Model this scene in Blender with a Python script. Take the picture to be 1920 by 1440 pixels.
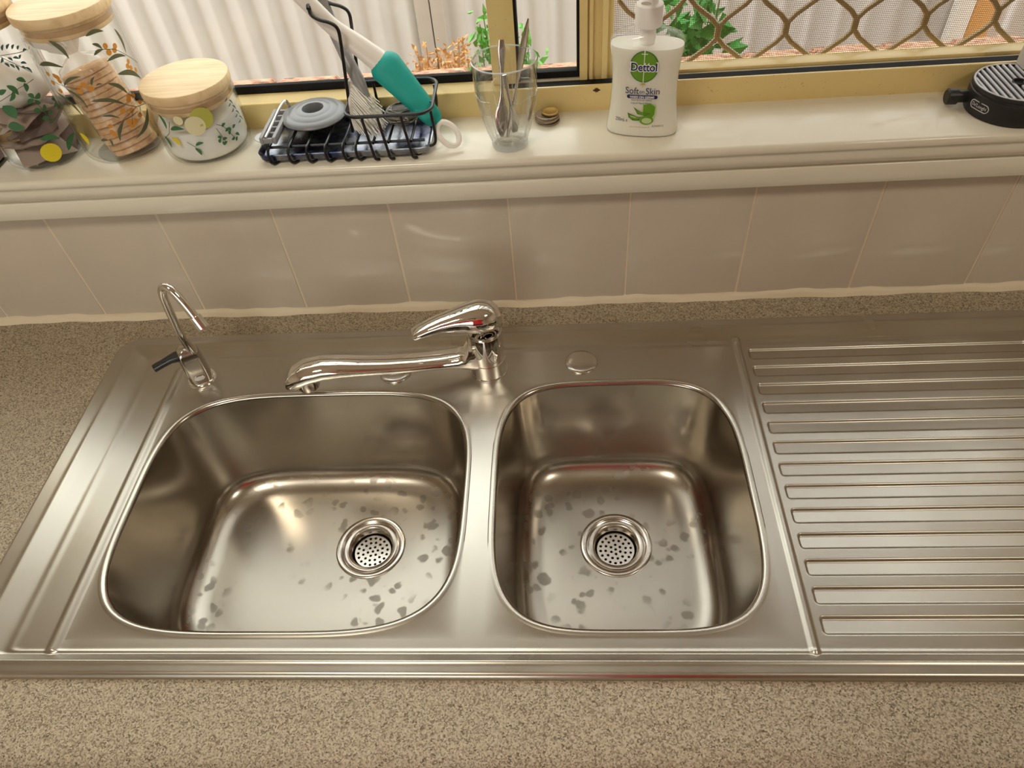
import bpy, bmesh, math, random
import numpy as np
from mathutils import Vector, Matrix
random.seed(7)
rng = np.random.default_rng(7)
for o in list(bpy.data.objects):
    bpy.data.objects.remove(o)
scene = bpy.context.scene
COL = scene.collection
PI = math.pi

# ------------------------------------------------------------------ camera, sky, lights, exposure
CAM_POS = Vector((0.0, -0.7578, 0.6739))
cam_data = bpy.data.cameras.new('camera')
cam_data.sensor_width = 36.0
cam_data.lens = 1347.64 * 36.0 / 1920.0
cam_data.clip_start = 0.02
cam = bpy.data.objects.new('camera', cam_data)
COL.objects.link(cam)
_p, _r, _y = math.radians(42.2061), math.radians(-6.0698), math.radians(6.1331)
cam.matrix_world = Matrix.Translation(CAM_POS) @ (Matrix.Rotation(_y, 4, 'Z') @ Matrix.Rotation(_p, 4, 'X') @ Matrix.Rotation(_r, 4, 'Z'))
scene.camera = cam

world = bpy.data.worlds.new('sky')
scene.world = world
world.use_nodes = True
wb = world.node_tree.nodes['Background']
wb.inputs['Color'].default_value = (0.99, 1.0, 0.96, 1)
wb.inputs['Strength'].default_value = 3.1

vs = scene.view_settings
vs.view_transform = 'Standard'
vs.look = 'None'
vs.exposure = 0.13
vs.gamma = 1.0
vs.use_curve_mapping = False
scene.cycles.max_bounces = 14
scene.cycles.transmission_bounces = 14
scene.cycles.transparent_max_bounces = 32
scene.cycles.glossy_bounces = 6

def area_lamp(name, loc, rot, sx, sy, power, color):
    d = bpy.data.lights.new(name, 'AREA')
    d.shape = 'RECTANGLE'; d.size = sx; d.size_y = sy
    d.energy = power; d.color = color
    o = bpy.data.objects.new(name, d)
    o.location = loc; o.rotation_euler = rot
    COL.objects.link(o)
    return o
# the kitchen's two ceiling fittings
CEIL = 1.52
LAMPS = [(-0.55, -1.00), (1.10, -1.00)]
LAMP_POWER = [6.2, 4.2]

# ------------------------------------------------------------------ helpers
WL = {}          # world location of every built object's origin

def link(o):
    COL.objects.link(o)
    return o

def tag(o, label=None, cat=None, group=None, kind=None):
    if label: o['label'] = label
    if cat: o['category'] = cat
    if group: o['group'] = group
    if kind: o['kind'] = kind
    return o

def empty(name, loc, label=None, cat=None, group=None, kind=None, parent=None):
    o = bpy.data.objects.new(name, None)
    o.empty_display_size = 0.02
    link(o)
    loc = Vector(loc)
    WL[o] = loc
    if parent:
        o.parent = parent
        o.location = loc - WL[parent]
    else:
        o.location = loc
    return tag(o, label, cat, group, kind)

def obj(name, V, F, mat, parent=None, origin=None, smooth=True, angle=35, normals=None):
    """one mesh object from world-space vertices"""
    V = np.asarray(V, float)
    if origin is None:
        origin = Vector(((V[:, 0].min() + V[:, 0].max()) / 2, (V[:, 1].min() + V[:, 1].max()) / 2, V[:, 2].min()))
    origin = Vector(origin)
    V = V - np.array(origin)
    me = bpy.data.meshes.new(name)
    me.from_pydata(V.tolist(), [], [tuple(int(i) for i in f) for f in F])
    me.update()
    if smooth:
        me.polygons.foreach_set('use_smooth', [True] * len(me.polygons))
        if angle and normals is None:
            me.set_sharp_from_angle(angle=math.radians(angle))
    if normals is not None:
        me.normals_split_custom_set_from_vertices([tuple(n) for n in normals])
    if isinstance(mat, (list, tuple)):
        for m in mat: me.materials.append(m)
    else:
        me.materials.append(mat)
    o = bpy.data.objects.new(name, me)
    link(o)
    WL[o] = origin
    if parent:
        o.parent = parent
        o.location = origin - WL[parent]
    else:
        o.location = origin
    return o

class MB:
    def __init__(s): s.V = []; s.F = []
    def add(s, V, F):
        n = len(s.V)
        s.V.extend([tuple(v) for v in V]); s.F.extend([tuple(i + n for i in f) for f in F])
        return s
    def build(s, name, mat, parent=None, **k): return obj(name, s.V, s.F, mat, parent, **k)

def fix(V, F):
    me = bmesh.new()
    vs_ = [me.verts.new(v) for v in V]
    for f in F:
        try: me.faces.new([vs_[i] for i in f])
        except ValueError: pass
    bmesh.ops.recalc_face_normals(me, faces=me.faces)
    me.verts.index_update()
    V2 = [tuple(v.co) for v in me.verts]; F2 = [tuple(v.index for v in f.verts) for f in me.faces]
    me.free()
    return V2, F2

def boxg(x0, x1, y0, y1, z0, z1, bev=0.0, seg=2):
    bm = bmesh.new()
    bmesh.ops.create_cube(bm, size=1.0)
    for v in bm.verts:
        v.co = ((x0 + x1) / 2 + v.co.x * (x1 - x0), (y0 + y1) / 2 + v.co.y * (y1 - y0), (z0 + z1) / 2 + v.co.z * (z1 - z0))
    if bev > 0:
        bmesh.ops.bevel(bm, geom=list(bm.edges), offset=bev, segments=seg, profile=0.5, affect='EDGES')
    bm.verts.index_update()
    V = [tuple(v.co) for v in bm.verts]; F = [tuple(v.index for v in f.verts) for f in bm.faces]
    bm.free()
    return V, F

def box(name, x0, x1, y0, y1, z0, z1, mat, parent=None, bev=0.0, seg=2, **k):
    V, F = boxg(x0, x1, y0, y1, z0, z1, bev, seg)
    return obj(name, V, F, mat, parent, **k)

def latheg(prof, c=(0, 0, 0), n=48, cap0=True, cap1=True):
    V = []; F = []
    for r, z in prof:
        for i in range(n):
            a = 2 * PI * i / n
            V.append((c[0] + r * math.cos(a), c[1] + r * math.sin(a), c[2] + z))
    m = len(prof)
    for j in range(m - 1):
        for i in range(n):
            i2 = (i + 1) % n
            F.append((j * n + i, j * n + i2, (j + 1) * n + i2, (j + 1) * n + i))
    if cap0: F.append(tuple(range(n))[::-1])
    if cap1: F.append(tuple((m - 1) * n + i for i in range(n)))
    return V, F

def lathe(name, prof, c, mat, parent=None, n=48, cap0=True, cap1=True, **k):
    V, F = latheg(prof, c, n, cap0, cap1)
    V, F = fix(V, F)
    return obj(name, V, F, mat, parent, **k)

def smooth_path(P, it=2, closed=False):
    P = [Vector(p) for p in P]
    for _ in range(it):
        Q = []
        n = len(P)
        rngi = range(n if closed else n - 1)
        if not closed: Q.append(P[0])
        for i in rngi:
            a, b = P[i], P[(i + 1) % n]
            Q.append(a * .75 + b * .25); Q.append(a * .25 + b * .75)
        if not closed: Q.append(P[-1])
        P = Q
    return P

def tubeg(P, r, n=10, closed=False, flat=1.0, up=None):
    P = [Vector(p) for p in P]
    m = len(P)
    R = r if isinstance(r, (list, tuple)) else [r] * m
    V = []; F = []
    prev = None
    for i in range(m):
        if closed: t = (P[(i + 1) % m] - P[i - 1]).normalized()
        else: t = (P[min(i + 1, m - 1)] - P[max(i - 1, 0)]).normalized()
        if prev is None:
            ref = Vector(up) if up else (Vector((0, 0, 1)) if abs(t.z) < .9 else Vector((1, 0, 0)))
        else: ref = prev
        nn = (ref - t * ref.dot(t)).normalized()
        b = t.cross(nn)
        prev = nn
        for k in range(n):
            a = 2 * PI * k / n
            V.append(P[i] + (nn * (math.cos(a) * flat) + b * math.sin(a)) * R[i])
    for i in range(m if closed else m - 1):
        j = (i + 1) % m
        for k in range(n):
            k2 = (k + 1) % n
            F.append((i * n + k, i * n + k2, j * n + k2, j * n + k))
    if not closed:
        F.append(tuple(range(n))[::-1]); F.append(tuple((m - 1) * n + k for k in range(n)))
    return V, F

def tube(name, P, r, mat, parent=None, n=10, closed=False, flat=1.0, up=None, **k):
    V, F = tubeg(P, r, n, closed, flat, up)
    return obj(name, V, F, mat, parent, **k)

def loftg(rings, cap0=True, cap1=True):
    n = len(rings[0]); V = [tuple(p) for R in rings for p in R]; F = []
    for j in range(len(rings) - 1):
        for i in range(n):
            i2 = (i + 1) % n
            F.append((j * n + i, j * n + i2, (j + 1) * n + i2, (j + 1) * n + i))
    if cap0: F.append(tuple(range(n))[::-1])
    if cap1: F.append(tuple((len(rings) - 1) * n + i for i in range(n)))
    return fix(V, F)

def extrude_x(name, prof, x0, x1, mat, parent=None, **k):
    n = len(prof)
    V = [(x0, y, z) for y, z in prof] + [(x1, y, z) for y, z in prof]
    F = [(i, (i + 1) % n, n + (i + 1) % n, n + i) for i in range(n)] + [tuple(range(n))[::-1], tuple(range(n, 2 * n))]
    V, F = fix(V, F)
    return obj(name, V, F, mat, parent, **k)

def extrude_z(name, prof, z0, z1, mat, parent=None, **k):
    n = len(prof)
    V = [(x, y, z0) for x, y in prof] + [(x, y, z1) for x, y in prof]
    F = [(i, (i + 1) % n, n + (i + 1) % n, n + i) for i in range(n)] + [tuple(range(n))[::-1], tuple(range(n, 2 * n))]
    V, F = fix(V, F)
    return obj(name, V, F, mat, parent, **k)

def clone(o, loc, parent=None, name=None):
    c = o.copy()
    link(c)
    loc = Vector(loc)
    WL[c] = loc
    c.parent = parent
    c.location = loc - WL[parent] if parent else loc
    return c

# ------------------------------------------------------------------ materials
def srgb(r, g, b):
    f = lambda c: (c / 255 / 12.92) if c / 255 <= .04045 else ((c / 255 + .055) / 1.055) ** 2.4
    return (f(r), f(g), f(b), 1)

def mat(name, color, rough=0.5, metal=0.0, spec=0.5, trans=0.0, coat=0.0, sss=0.0, emis=None, estr=0):
    m = bpy.data.materials.new(name)
    m.use_nodes = True
    b = m.node_tree.nodes['Principled BSDF']
    b.inputs['Base Color'].default_value = color if len(color) == 4 else (*color, 1)
    b.inputs['Roughness'].default_value = rough
    b.inputs['Metallic'].default_value = metal
    b.inputs['Specular IOR Level'].default_value = spec
    b.inputs['Transmission Weight'].default_value = trans
    b.inputs['Coat Weight'].default_value = coat
    if sss:
        b.inputs['Subsurface Weight'].default_value = sss
        b.inputs['Subsurface Radius'].default_value = (.01, .008, .006)
        b.inputs['Subsurface Scale'].default_value = 1.0
    if emis:
        b.inputs['Emission Color'].default_value = emis
        b.inputs['Emission Strength'].default_value = estr
    return m

class NT:
    def __init__(s, m):
        s.t = m.node_tree; s.b = s.t.nodes.get('Principled BSDF')
        s.co = s.t.nodes.new('ShaderNodeTexCoord').outputs['Object']
    def n(s, typ, **k):
        x = s.t.nodes.new(typ)
        for a, v in k.items():
            if a in x.inputs: x.inputs[a].default_value = v
            else: setattr(x, a, v)
        return x
    def l(s, a, b): s.t.links.new(a, b)
    def map(s, scale=(1, 1, 1), rot=(0, 0, 0)):
        x = s.n('ShaderNodeMapping'); x.inputs['Scale'].default_value = scale; x.inputs['Rotation'].default_value = rot
        s.l(s.co, x.inputs['Vector']); return x.outputs['Vector']
    def noise(s, scale, detail=2, rough=.5, vec=None, dist=0):
        x = s.n('ShaderNodeTexNoise', Scale=scale, Detail=detail, Roughness=rough, Distortion=dist)
        s.l(vec or s.co, x.inputs['Vector']); return x.outputs['Fac']
    def ramp(s, fac, stops, interp='LINEAR'):
        x = s.n('ShaderNodeValToRGB'); cr = x.color_ramp; cr.interpolation = interp
        while len(cr.elements) < len(stops): cr.elements.new(.5)
        for e, (p, c) in zip(cr.elements, stops):
            e.position = p; e.color = c if isinstance(c, (tuple, list)) else (c, c, c, 1)
        s.l(fac, x.inputs['Fac']); return x.outputs['Color']
    def mix(s, fac, a, b, mode='MIX'):
        x = s.n('ShaderNodeMix', data_type='RGBA', blend_type=mode)
        for inp, v in ((x.inputs[0], fac), (x.inputs[6], a), (x.inputs[7], b)):
            if isinstance(v, bpy.types.NodeSocket): s.l(v, inp)
            else: inp.default_value = v
        return x.outputs[2]
    def bump(s, h, strength=.3, dist=.001):
        x = s.n('ShaderNodeBump', Strength=strength, Distance=dist)
        s.l(h, x.inputs['Height']); s.l(x.outputs['Normal'], s.b.inputs['Normal'])
    def set(s, inp, out): s.l(out, s.b.inputs[inp])

def clear_glass(name, tint=(1, 1, 1, 1), ior=1.45, rough=0.0, haze=0.0, hazecol=(1, 1, 1, 1), power=4.5):
    """thin clear wall: see-through with fresnel reflections"""
    m = bpy.data.materials.new(name); m.use_nodes = True
    t = m.node_tree; t.nodes.clear()
    out = t.nodes.new('ShaderNodeOutputMaterial')
    tr = t.nodes.new('ShaderNodeBsdfTransparent'); tr.inputs['Color'].default_value = tint
    gl = t.nodes.new('ShaderNodeBsdfGlossy'); gl.inputs['Roughness'].default_value = rough
    lw = t.nodes.new('ShaderNodeLayerWeight'); lw.inputs['Blend'].default_value = .5
    pw = t.nodes.new('ShaderNodeMath'); pw.operation = 'POWER'; pw.inputs[1].default_value = power
    ma = t.nodes.new('ShaderNodeMath'); ma.operation = 'MULTIPLY_ADD'; ma.inputs[1].default_value = .85; ma.inputs[2].default_value = ((ior - 1) / (ior + 1)) ** 2
    t.links.new(lw.outputs['Facing'], pw.inputs[0]); t.links.new(pw.outputs[0], ma.inputs[0])
    mx = t.nodes.new('ShaderNodeMixShader')
    t.links.new(ma.outputs[0], mx.inputs[0]); t.links.new(tr.outputs[0], mx.inputs[1]); t.links.new(gl.outputs[0], mx.inputs[2])
    s = mx.outputs[0]
    if haze:
        df = t.nodes.new('ShaderNodeBsdfTranslucent'); df.inputs['Color'].default_value = hazecol
        d2 = t.nodes.new('ShaderNodeBsdfDiffuse'); d2.inputs['Color'].default_value = hazecol
        ad = t.nodes.new('ShaderNodeMixShader'); t.links.new(df.outputs[0], ad.inputs[1]); t.links.new(d2.outputs[0], ad.inputs[2])
        m2 = t.nodes.new('ShaderNodeMixShader'); m2.inputs[0].default_value = haze
        t.links.new(s, m2.inputs[1]); t.links.new(ad.outputs[0], m2.inputs[2]); s = m2.outputs[0]
    t.links.new(s, out.inputs['Surface'])
    return m

M = {}
# brushed stainless steel, worn
def steel_mat(name, base, r0, r1, stains):
    m = mat(name, base, .3, 1.0); t = NT(m)
    big = t.noise(7, 1, .5)
    rr = t.ramp(big, [(.3, r0), (.7, r1)])
    col = t.mix(t.ramp(t.noise(5, 1, .5), [(.35, 0.0), (.7, 1.0)]), base, tuple(c * .95 for c in base[:3]) + (1,))
    if stains:
        v = t.n('ShaderNodeTexVoronoi', Scale=58.0, Randomness=1.0); v.feature = 'F1'
        wn = t.n('ShaderNodeTexNoise', Scale=45.0, Detail=2.0)
        t.l(t.co, wn.inputs['Vector'])
        vm = t.n('ShaderNodeMix', data_type='RGBA'); vm.inputs[0].default_value = .018
        t.l(t.co, vm.inputs[6]); t.l(wn.outputs['Color'], vm.inputs[7]); t.l(vm.outputs[2], v.inputs['Vector'])
        blob = t.ramp(v.outputs['Distance'], [(.30, 1.0), (.36, .45), (.42, 0.0)])
        where = t.ramp(t.noise(11, 2), [(.48, 0.0), (.56, 1.0)])
        msk = t.mix(1.0, blob, where, 'MULTIPLY')
        sz = t.n('ShaderNodeSeparateXYZ'); t.l(t.co, sz.inputs[0])
        mz = t.n('ShaderNodeMath', operation='ADD'); t.l(sz.outputs['Z'], mz.inputs[0]); mz.inputs[1].default_value = .170
        flo = t.ramp(mz.outputs[0], [(.0165, 1.0), (.026, 0.0)])
        msk = t.mix(1.0, msk, flo, 'MULTIPLY')
        rr = t.mix(flo, rr, (.31, .31, .31, 1))
        col = t.mix(msk, col, tuple(c * stains for c in base[:3]) + (1,))
        rr = t.mix(msk, rr, (.48, .48, .48, 1))
    t.set('Base Color', col); t.set('Roughness', rr)
    return m
STEEL = (.525, .492, .432, 1)
M['steel'] = steel_mat('brushed_steel', STEEL, .27, .37, 0)
M['steel_bowl'] = steel_mat('bowl_steel', (.485, .445, .385, 1), .16, .23, .74)
M['steel_plain'] = mat('plain_steel', (.62, .58, .53, 1), .2, 1)
M['chrome'] = mat('chrome', (.86, .84, .81, 1), .045, 1)
M['chrome_dull'] = mat('chrome_dull', (.55, .52, .48, 1), .16, 1)
M['hole_shade'] = mat('painted_hole_shade', (.015, .013, .012, 1), .6)  # near-black painted in for the shade inside holes and slots
M['black_plastic'] = mat('black_plastic', (.012, .012, .013, 1), .35)
M['black_wire'] = mat('black_coated_wire', (.012, .012, .012, 1), .28)

m = mat('laminate', (.4, .35, .3, 1), .55, spec=.35); t = NT(m)
vo = t.n('ShaderNodeTexVoronoi', Scale=820.0, Randomness=1.0); t.l(t.co, vo.inputs['Vector'])
sp_ = t.n('ShaderNodeSeparateColor'); t.l(vo.outputs['Color'], sp_.inputs[0])
c = t.ramp(sp_.outputs[0], [(.0, srgb(84, 70, 54)), (.20, srgb(124, 108, 88)), (.50, srgb(170, 155, 132)), (1.0, srgb(202, 190, 168))])
c = t.mix(t.ramp(t.noise(260, 2), [(.35, 0.0), (.65, .45)]), c, srgb(176, 162, 140))
t.set('Base Color', c); M['laminate'] = m

m = mat('tile_glaze', srgb(196, 178, 162), .13); t = NT(m)
t.set('Base Color', t.mix(t.ramp(t.noise(7, 3), [(.3, 0.0), (.7, 1.0)]), srgb(210, 198, 180), srgb(202, 189, 171)))
t.bump(t.noise(11, 2, .5), .35, .004); M['tile'] = m
M['grout'] = mat('grout', srgb(222, 206, 182), .8)
m = mat('sealant', srgb(226, 212, 184), .5); M['sealant'] = m
m = mat('gloss_paint', srgb(234, 227, 208), .12); t = NT(m)
t.bump(t.noise(1, 3, .6, vec=t.map((20, 300, 300))), .12, .0006)
t.set('Roughness', t.ramp(t.noise(20, 3), [(.3, .13), (.7, .26)])); M['paint'] = m
m = mat('cream_aluminium', srgb(226, 202, 138), .32); t = NT(m)
t.set('Base Color', t.mix(t.ramp(t.noise(260, 3, .7), [(.66, 0.0), (.72, .6)]), srgb(228, 204, 140), srgb(160, 130, 84)))
M['frame'] = m
M['frame_pale'] = mat('pale_aluminium', srgb(205, 196, 170), .38, .2)
M['gasket'] = mat('black_rubber_gasket', (.008, .008, .008, 1), .75, spec=.25)
M['wall'] = mat('wall_paint', srgb(226, 214, 196), .7)
M['ceiling'] = mat('ceiling_paint', srgb(240, 234, 222), .8)
m = mat('floor_boards', srgb(150, 116, 84), .4); t = NT(m)
t.set('Base Color', t.ramp(t.noise(1, 3, .6, vec=t.map((3, 60, 1))), [(.3, srgb(120, 88, 60)), (.7, srgb(166, 130, 95))])); M['floor'] = m
M['pane'] = clear_glass('window_glass', (.97, .98, .97, 1), 1.4)
M['jar_glass'] = clear_glass('jar_glass', (.985, .99, .985, 1), 1.36, power=3.4)
M['tumbler'] = clear_glass('tumbler_glass', (.98, .985, .985, 1), 1.6, 0.0, power=2.7)
M['tumbler_edge_glint'] = clear_glass('tumbler_edge_glint', (.97, .98, .98, 1), 1.6, .02, .30, (.92, .96, 1, 1), power=2.0)  # pale haze put into the glass colour for light caught on rim and foot
M['tumbler_ridge_glint'] = clear_glass('tumbler_ridge_glint', (.98, .985, .985, 1), 1.6, .02, .10, (.92, .96, 1, 1), power=2.0)  # weaker pale haze, painted highlights along the flute ridges
def wood_mat(name, a, b_):
    m = mat(name, a, .5); t = NT(m)
    g = t.noise(1, 4, .55, vec=t.map((14, 160, 90), (0, 0, .35)), dist=.6)
    t.set('Base Color', t.ramp(g, [(.3, b_), (.55, a), (.75, tuple(min(1, q * 1.08) for q in a[:3]) + (1,))]))
    t.bump(g, .08, .0005); return m
M['wood'] = wood_mat('pale_lid_wood', srgb(232, 204, 160), srgb(216, 182, 134))
M['silicone'] = clear_glass('clear_silicone', (.92, .86, .78, 1), 1.4, .15, .35, (.75, .62, .5, 1))
DECALS = {'2':{'leaf':[(-2.115,0.1207,-1.492,0.1198,0.00258),(-1.718,0.0998,-1.252,0.1082,0.00172),(-1.141,0.0969,-1.006,0.1051,0.00129),(-1.062,0.0958,-0.928,0.0955,0.00086),(-0.833,0.0945,-0.517,0.0757,0.00215),(-1.321,0.0806,-0.673,0.0666,0.00215),(-0.2,0.0526,-0.821,0.0277,0.00258),(-1.254,0.0624,-0.915,0.0548,0.00129),(-1.143,0.0301,-0.853,0.0523,0.00172),(-1.689,0.0969,-1.443,0.0741,0.00172),(-2.064,0.0927,-1.648,0.0641,0.00172),(-1.539,0.0344,-1.375,0.0347,0.00172),(-1.341,0.0358,-1.363,0.0258,0.00129),(-0.754,0.136,-0.599,0.1275,0.00172),(-0.823,0.1248,-0.578,0.127,0.00172),(-0.09,0.1391,-0.071,0.1117,0.00215),(-0.633,0.1149,-0.111,0.1096,0.00215),(-0.542,0.0989,0.056,0.0802,0.00301),(-0.804,0.1445,-0.391,0.1424,0.00215),(-1.521,0.1484,-1.299,0.1276,0.00258)],
'fern':[],
'bud':[(-2.01,0.0437,-1.919,0.0283,0.00387)],
'pink':[],
'berry':[(-1.986,0.1124,0.00264),(-1.81,0.1109,0.00264),(-1.762,0.1093,0.00297),(-1.76,0.1051,0.00264),(-1.976,0.1025,0.00264),(-1.878,0.094,0.00264),(-1.414,0.0965,0.00297),(-1.286,0.0991,0.0033),(-1.432,0.0924,0.00264),(-1.192,0.0939,0.0033),(-0.528,0.0734,0.00297),(-0.425,0.0717,0.00297),(-0.568,0.0699,0.00297),(-0.329,0.0617,0.00264),(-0.801,0.0616,0.00297),(-0.61,0.0581,0.00297),(-0.479,0.0498,0.00297),(-0.763,0.0485,0.00297),(-0.641,0.0458,0.00297),(-0.746,0.0435,0.0033),(-1.185,0.0499,0.00264),(-1.214,0.0431,0.00264),(-1.178,0.0393,0.00264),(-0.512,0.1292,0.00297),(-0.292,0.1246,0.00297),(-0.355,0.1213,0.00297),(-0.499,0.122,0.0033),(-0.122,0.1039,0.00264),(-0.205,0.1004,0.00297),(-0.132,0.0969,0.00264),(-0.001,0.0915,0.00264)],
'lemon':[],
'cream':[],
'stem':[[(-1.98,0.1054),(-1.718,0.0998),(-1.398,0.0958)],[(-1.718,0.0998),(-1.443,0.0741)],[(-0.517,0.0757),(-0.18,0.0566),(-0.476,0.0595),(-0.673,0.0666)],[(-0.476,0.0595),(-0.853,0.0536),(-1.063,0.0389)],[(-0.479,0.0498),(-0.375,0.0583)],[(-0.61,0.0581),(-0.741,0.0441)],[(-0.599,0.1275),(-0.33,0.122),(-0.095,0.1104),(0.107,0.1006),(0.272,0.0934)],[(-1.76,0.1051),(-1.718,0.0998)]]},
'3':{'leaf':[(-2.003,0.067,-1.955,0.049,0.00215),(-1.849,0.049,-1.503,0.0497,0.00258),(-2.147,0.0393,-2.072,0.0248,0.00258),(-1.417,0.029,-1.22,0.031,0.00172),(-1.448,0.0265,-1.368,0.0165,0.00215),(-0.708,0.041,-0.595,0.0436,0.00172),(-0.673,0.0349,-0.515,0.0351,0.00172),(-0.558,0.0375,-0.551,0.0314,0.00172),(-0.459,0.0337,-0.344,0.0354,0.00172),(-0.603,0.0293,-0.53,0.0335,0.00172),(-0.443,0.0266,-0.338,0.0218,0.00172),(-0.491,0.0184,-0.412,0.0224,0.00172),(-0.884,0.0329,-0.806,0.0293,0.00172),(-0.893,0.0251,-0.829,0.0298,0.00172),(-0.797,0.0271,-0.682,0.0272,0.00172),(-0.82,0.0209,-0.711,0.0238,0.00172),(-0.764,0.021,-0.822,0.0256,0.00172),(-0.49,0.0238,-0.602,0.0226,0.00172)],
'fern':[(-0.29,0.0668,-0.399,0.0644,0.00086),(-0.268,0.0631,-0.178,0.0558,0.00086),(-0.245,0.0594,-0.36,0.0572,0.00086),(-0.222,0.0556,-0.125,0.048,0.00086),(-0.198,0.0518,-0.319,0.0497,0.00086),(-0.172,0.0479,-0.065,0.0399,0.00086),(-0.146,0.044,-0.276,0.0421,0.00086),(-0.118,0.04,0.003,0.0315,0.00086),(-0.088,0.0359,-0.23,0.0343,0.00086)],
'bud':[(-1.919,0.0395,-1.755,0.0297,0.00301)],
'pink':[],
'berry':[],
'lemon':[(-1.059,0.0579,0.01254)],
'cream':[(-1.251,0.0515,0.01122),(-1.562,0.0601,0.00528)],
'stem':[[(-1.779,0.0589),(-1.932,0.044),(-2.22,0.0343)],[(-1.57,0.0343),(-1.42,0.027)],[(-0.813,0.0465),(-0.674,0.0415),(-0.501,0.0227)],[(-0.844,0.0426),(-0.743,0.0219)]]},
'1':{'leaf':[(-1.291,0.0843,-1.171,0.0679,0.00645),(-1.457,0.0608,-1.136,0.0552,0.00559),(-0.964,0.0387,-0.538,0.0319,0.00344),(-0.506,0.0152,-0.096,0.0283,0.00387),(-0.664,0.0886,-0.592,0.0815,0.00258),(-0.403,0.0843,-0.592,0.0815,0.00258),(-0.783,0.079,-0.598,0.081,0.00258),(-0.516,0.0742,-0.594,0.0803,0.00258),(-0.759,0.0703,-0.586,0.0668,0.00258),(-0.441,0.0719,-0.577,0.0653,0.00215),(-0.666,0.0594,-0.519,0.0562,0.00258),(-0.483,0.06,-0.347,0.0614,0.00215),(-0.448,0.0546,-0.586,0.0512,0.00172),(-0.187,0.0731,-0.117,0.0676,0.00172),(-0.026,0.0694,-0.182,0.0666,0.00172),(-0.26,0.0645,-0.074,0.0627,0.00172),(-0.194,0.0591,-0.039,0.0619,0.00172),(-0.722,0.1066,-0.557,0.0999,0.00258),(-0.607,0.1003,-0.661,0.0909,0.00258),(-0.976,0.1037,-0.853,0.0908,0.00301),(-1.211,0.0958,-1.025,0.0996,0.00258),(-0.906,0.0966,-1.101,0.0872,0.00215)],
'fern':[(-0.667,0.1364,-0.574,0.1415,0.00129),(-0.566,0.1363,-0.448,0.1397,0.00129),(-0.457,0.1342,-0.35,0.1373,0.00129),(-0.347,0.1315,-0.252,0.1342,0.00129),(-0.235,0.1282,-0.105,0.1267,0.00129),(-0.745,0.1303,-0.834,0.1261,0.00129),(-0.643,0.1286,-0.575,0.1239,0.00129),(-0.537,0.1266,-0.416,0.1231,0.00129),(-0.416,0.1231,-0.325,0.1259,0.00129),(-0.764,0.1249,-0.711,0.1194,0.00129),(-0.675,0.1222,-0.619,0.1166,0.00129),(-0.582,0.1194,-0.565,0.1126,0.00129),(-0.446,0.119,-0.309,0.1157,0.00129),(-0.463,0.1159,-0.41,0.1113,0.00129),(-0.407,0.1135,-0.298,0.1059,0.00129)],
'bud':[],
'pink':[(0.619,0.131,0.618,0.1177,0.0043),(0.622,0.1138,0.618,0.1004,0.00774)],
'berry':[],
'lemon':[(-0.894,0.021,0.01122)],
'cream':[],
'stem':[[(-0.605,0.0805),(-0.497,0.0511)],[(-0.122,0.0742),(-0.124,0.058),(-0.497,0.0511)],[(-0.367,0.0995),(-0.774,0.0973),(-1.291,0.0893)],[(-0.761,0.1329),(-0.202,0.1269)],[(-0.773,0.1319),(-0.305,0.1055)]]}}

# ================================================================== ROOM SHELL
WX0, WX1, WZ1 = -1.15, 0.95, 1.20      # window opening
SILL = 0.245
floor = box('floor', -2.3, 2.3, -3.3, .12, -.95, -.90, M['floor']); tag(floor, kind='structure')
o = box('ceiling', -2.3, 2.3, -3.3, .12, CEIL, CEIL + .05, M['ceiling']); tag(o, kind='structure')
o = box('wall_left', -2.35, -2.3, -3.3, .12, -.90, CEIL, M['wall']); tag(o, kind='structure')
o = box('wall_right', 2.3, 2.35, -3.3, .12, -.90, CEIL, M['wall']); tag(o, kind='structure')
mb = MB(); RX0, RX1, RZ0, RZ1 = -1.75, .15, -.10, 1.18
mb.add(*boxg(-2.3, 2.3, -3.36, -3.3, -.90, RZ0)); mb.add(*boxg(-2.3, 2.3, -3.36, -3.3, RZ1, CEIL)); mb.add(*boxg(-2.3, RX0, -3.36, -3.3, RZ0, RZ1)); mb.add(*boxg(RX1, 2.3, -3.36, -3.3, RZ0, RZ1))
o = mb.build('wall_front', M['wall']); tag(o, kind='structure')
w2 = empty('added_fill_window', (-.8, -3.33, RZ0), kind='structure')  # window added out of view, for frontal fill light and bright chrome reflections
for a_ in (RX0, (RX0 + RX1) / 2 - .02, RX1 - .04): box('frame_side', a_, a_ + .04, -3.35, -3.31, RZ0, RZ1, M['frame'], w2)
for a_ in (RZ0, RZ1 - .04): box('frame_rail', RX0 + .04, RX1 - .04, -3.35, -3.31, a_, a_ + .04, M['frame'], w2)
box('pane', RX0 + .04, RX1 - .04, -3.333, -3.329, RZ0 + .04, RZ1 - .04, M['pane'], w2)
mb = MB()
mb.add(*boxg(-2.3, 2.3, .009, .15, -.90, .225))
mb.add(*boxg(-2.3, WX0, .009, .15, .225, CEIL)); mb.add(*boxg(WX1, 2.3, .009, .15, .225, CEIL))
mb.add(*boxg(WX0, WX1, .009, .15, WZ1, CEIL))
wall_back = mb.build('wall_back', M['wall']); tag(wall_back, kind='structure')
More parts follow.
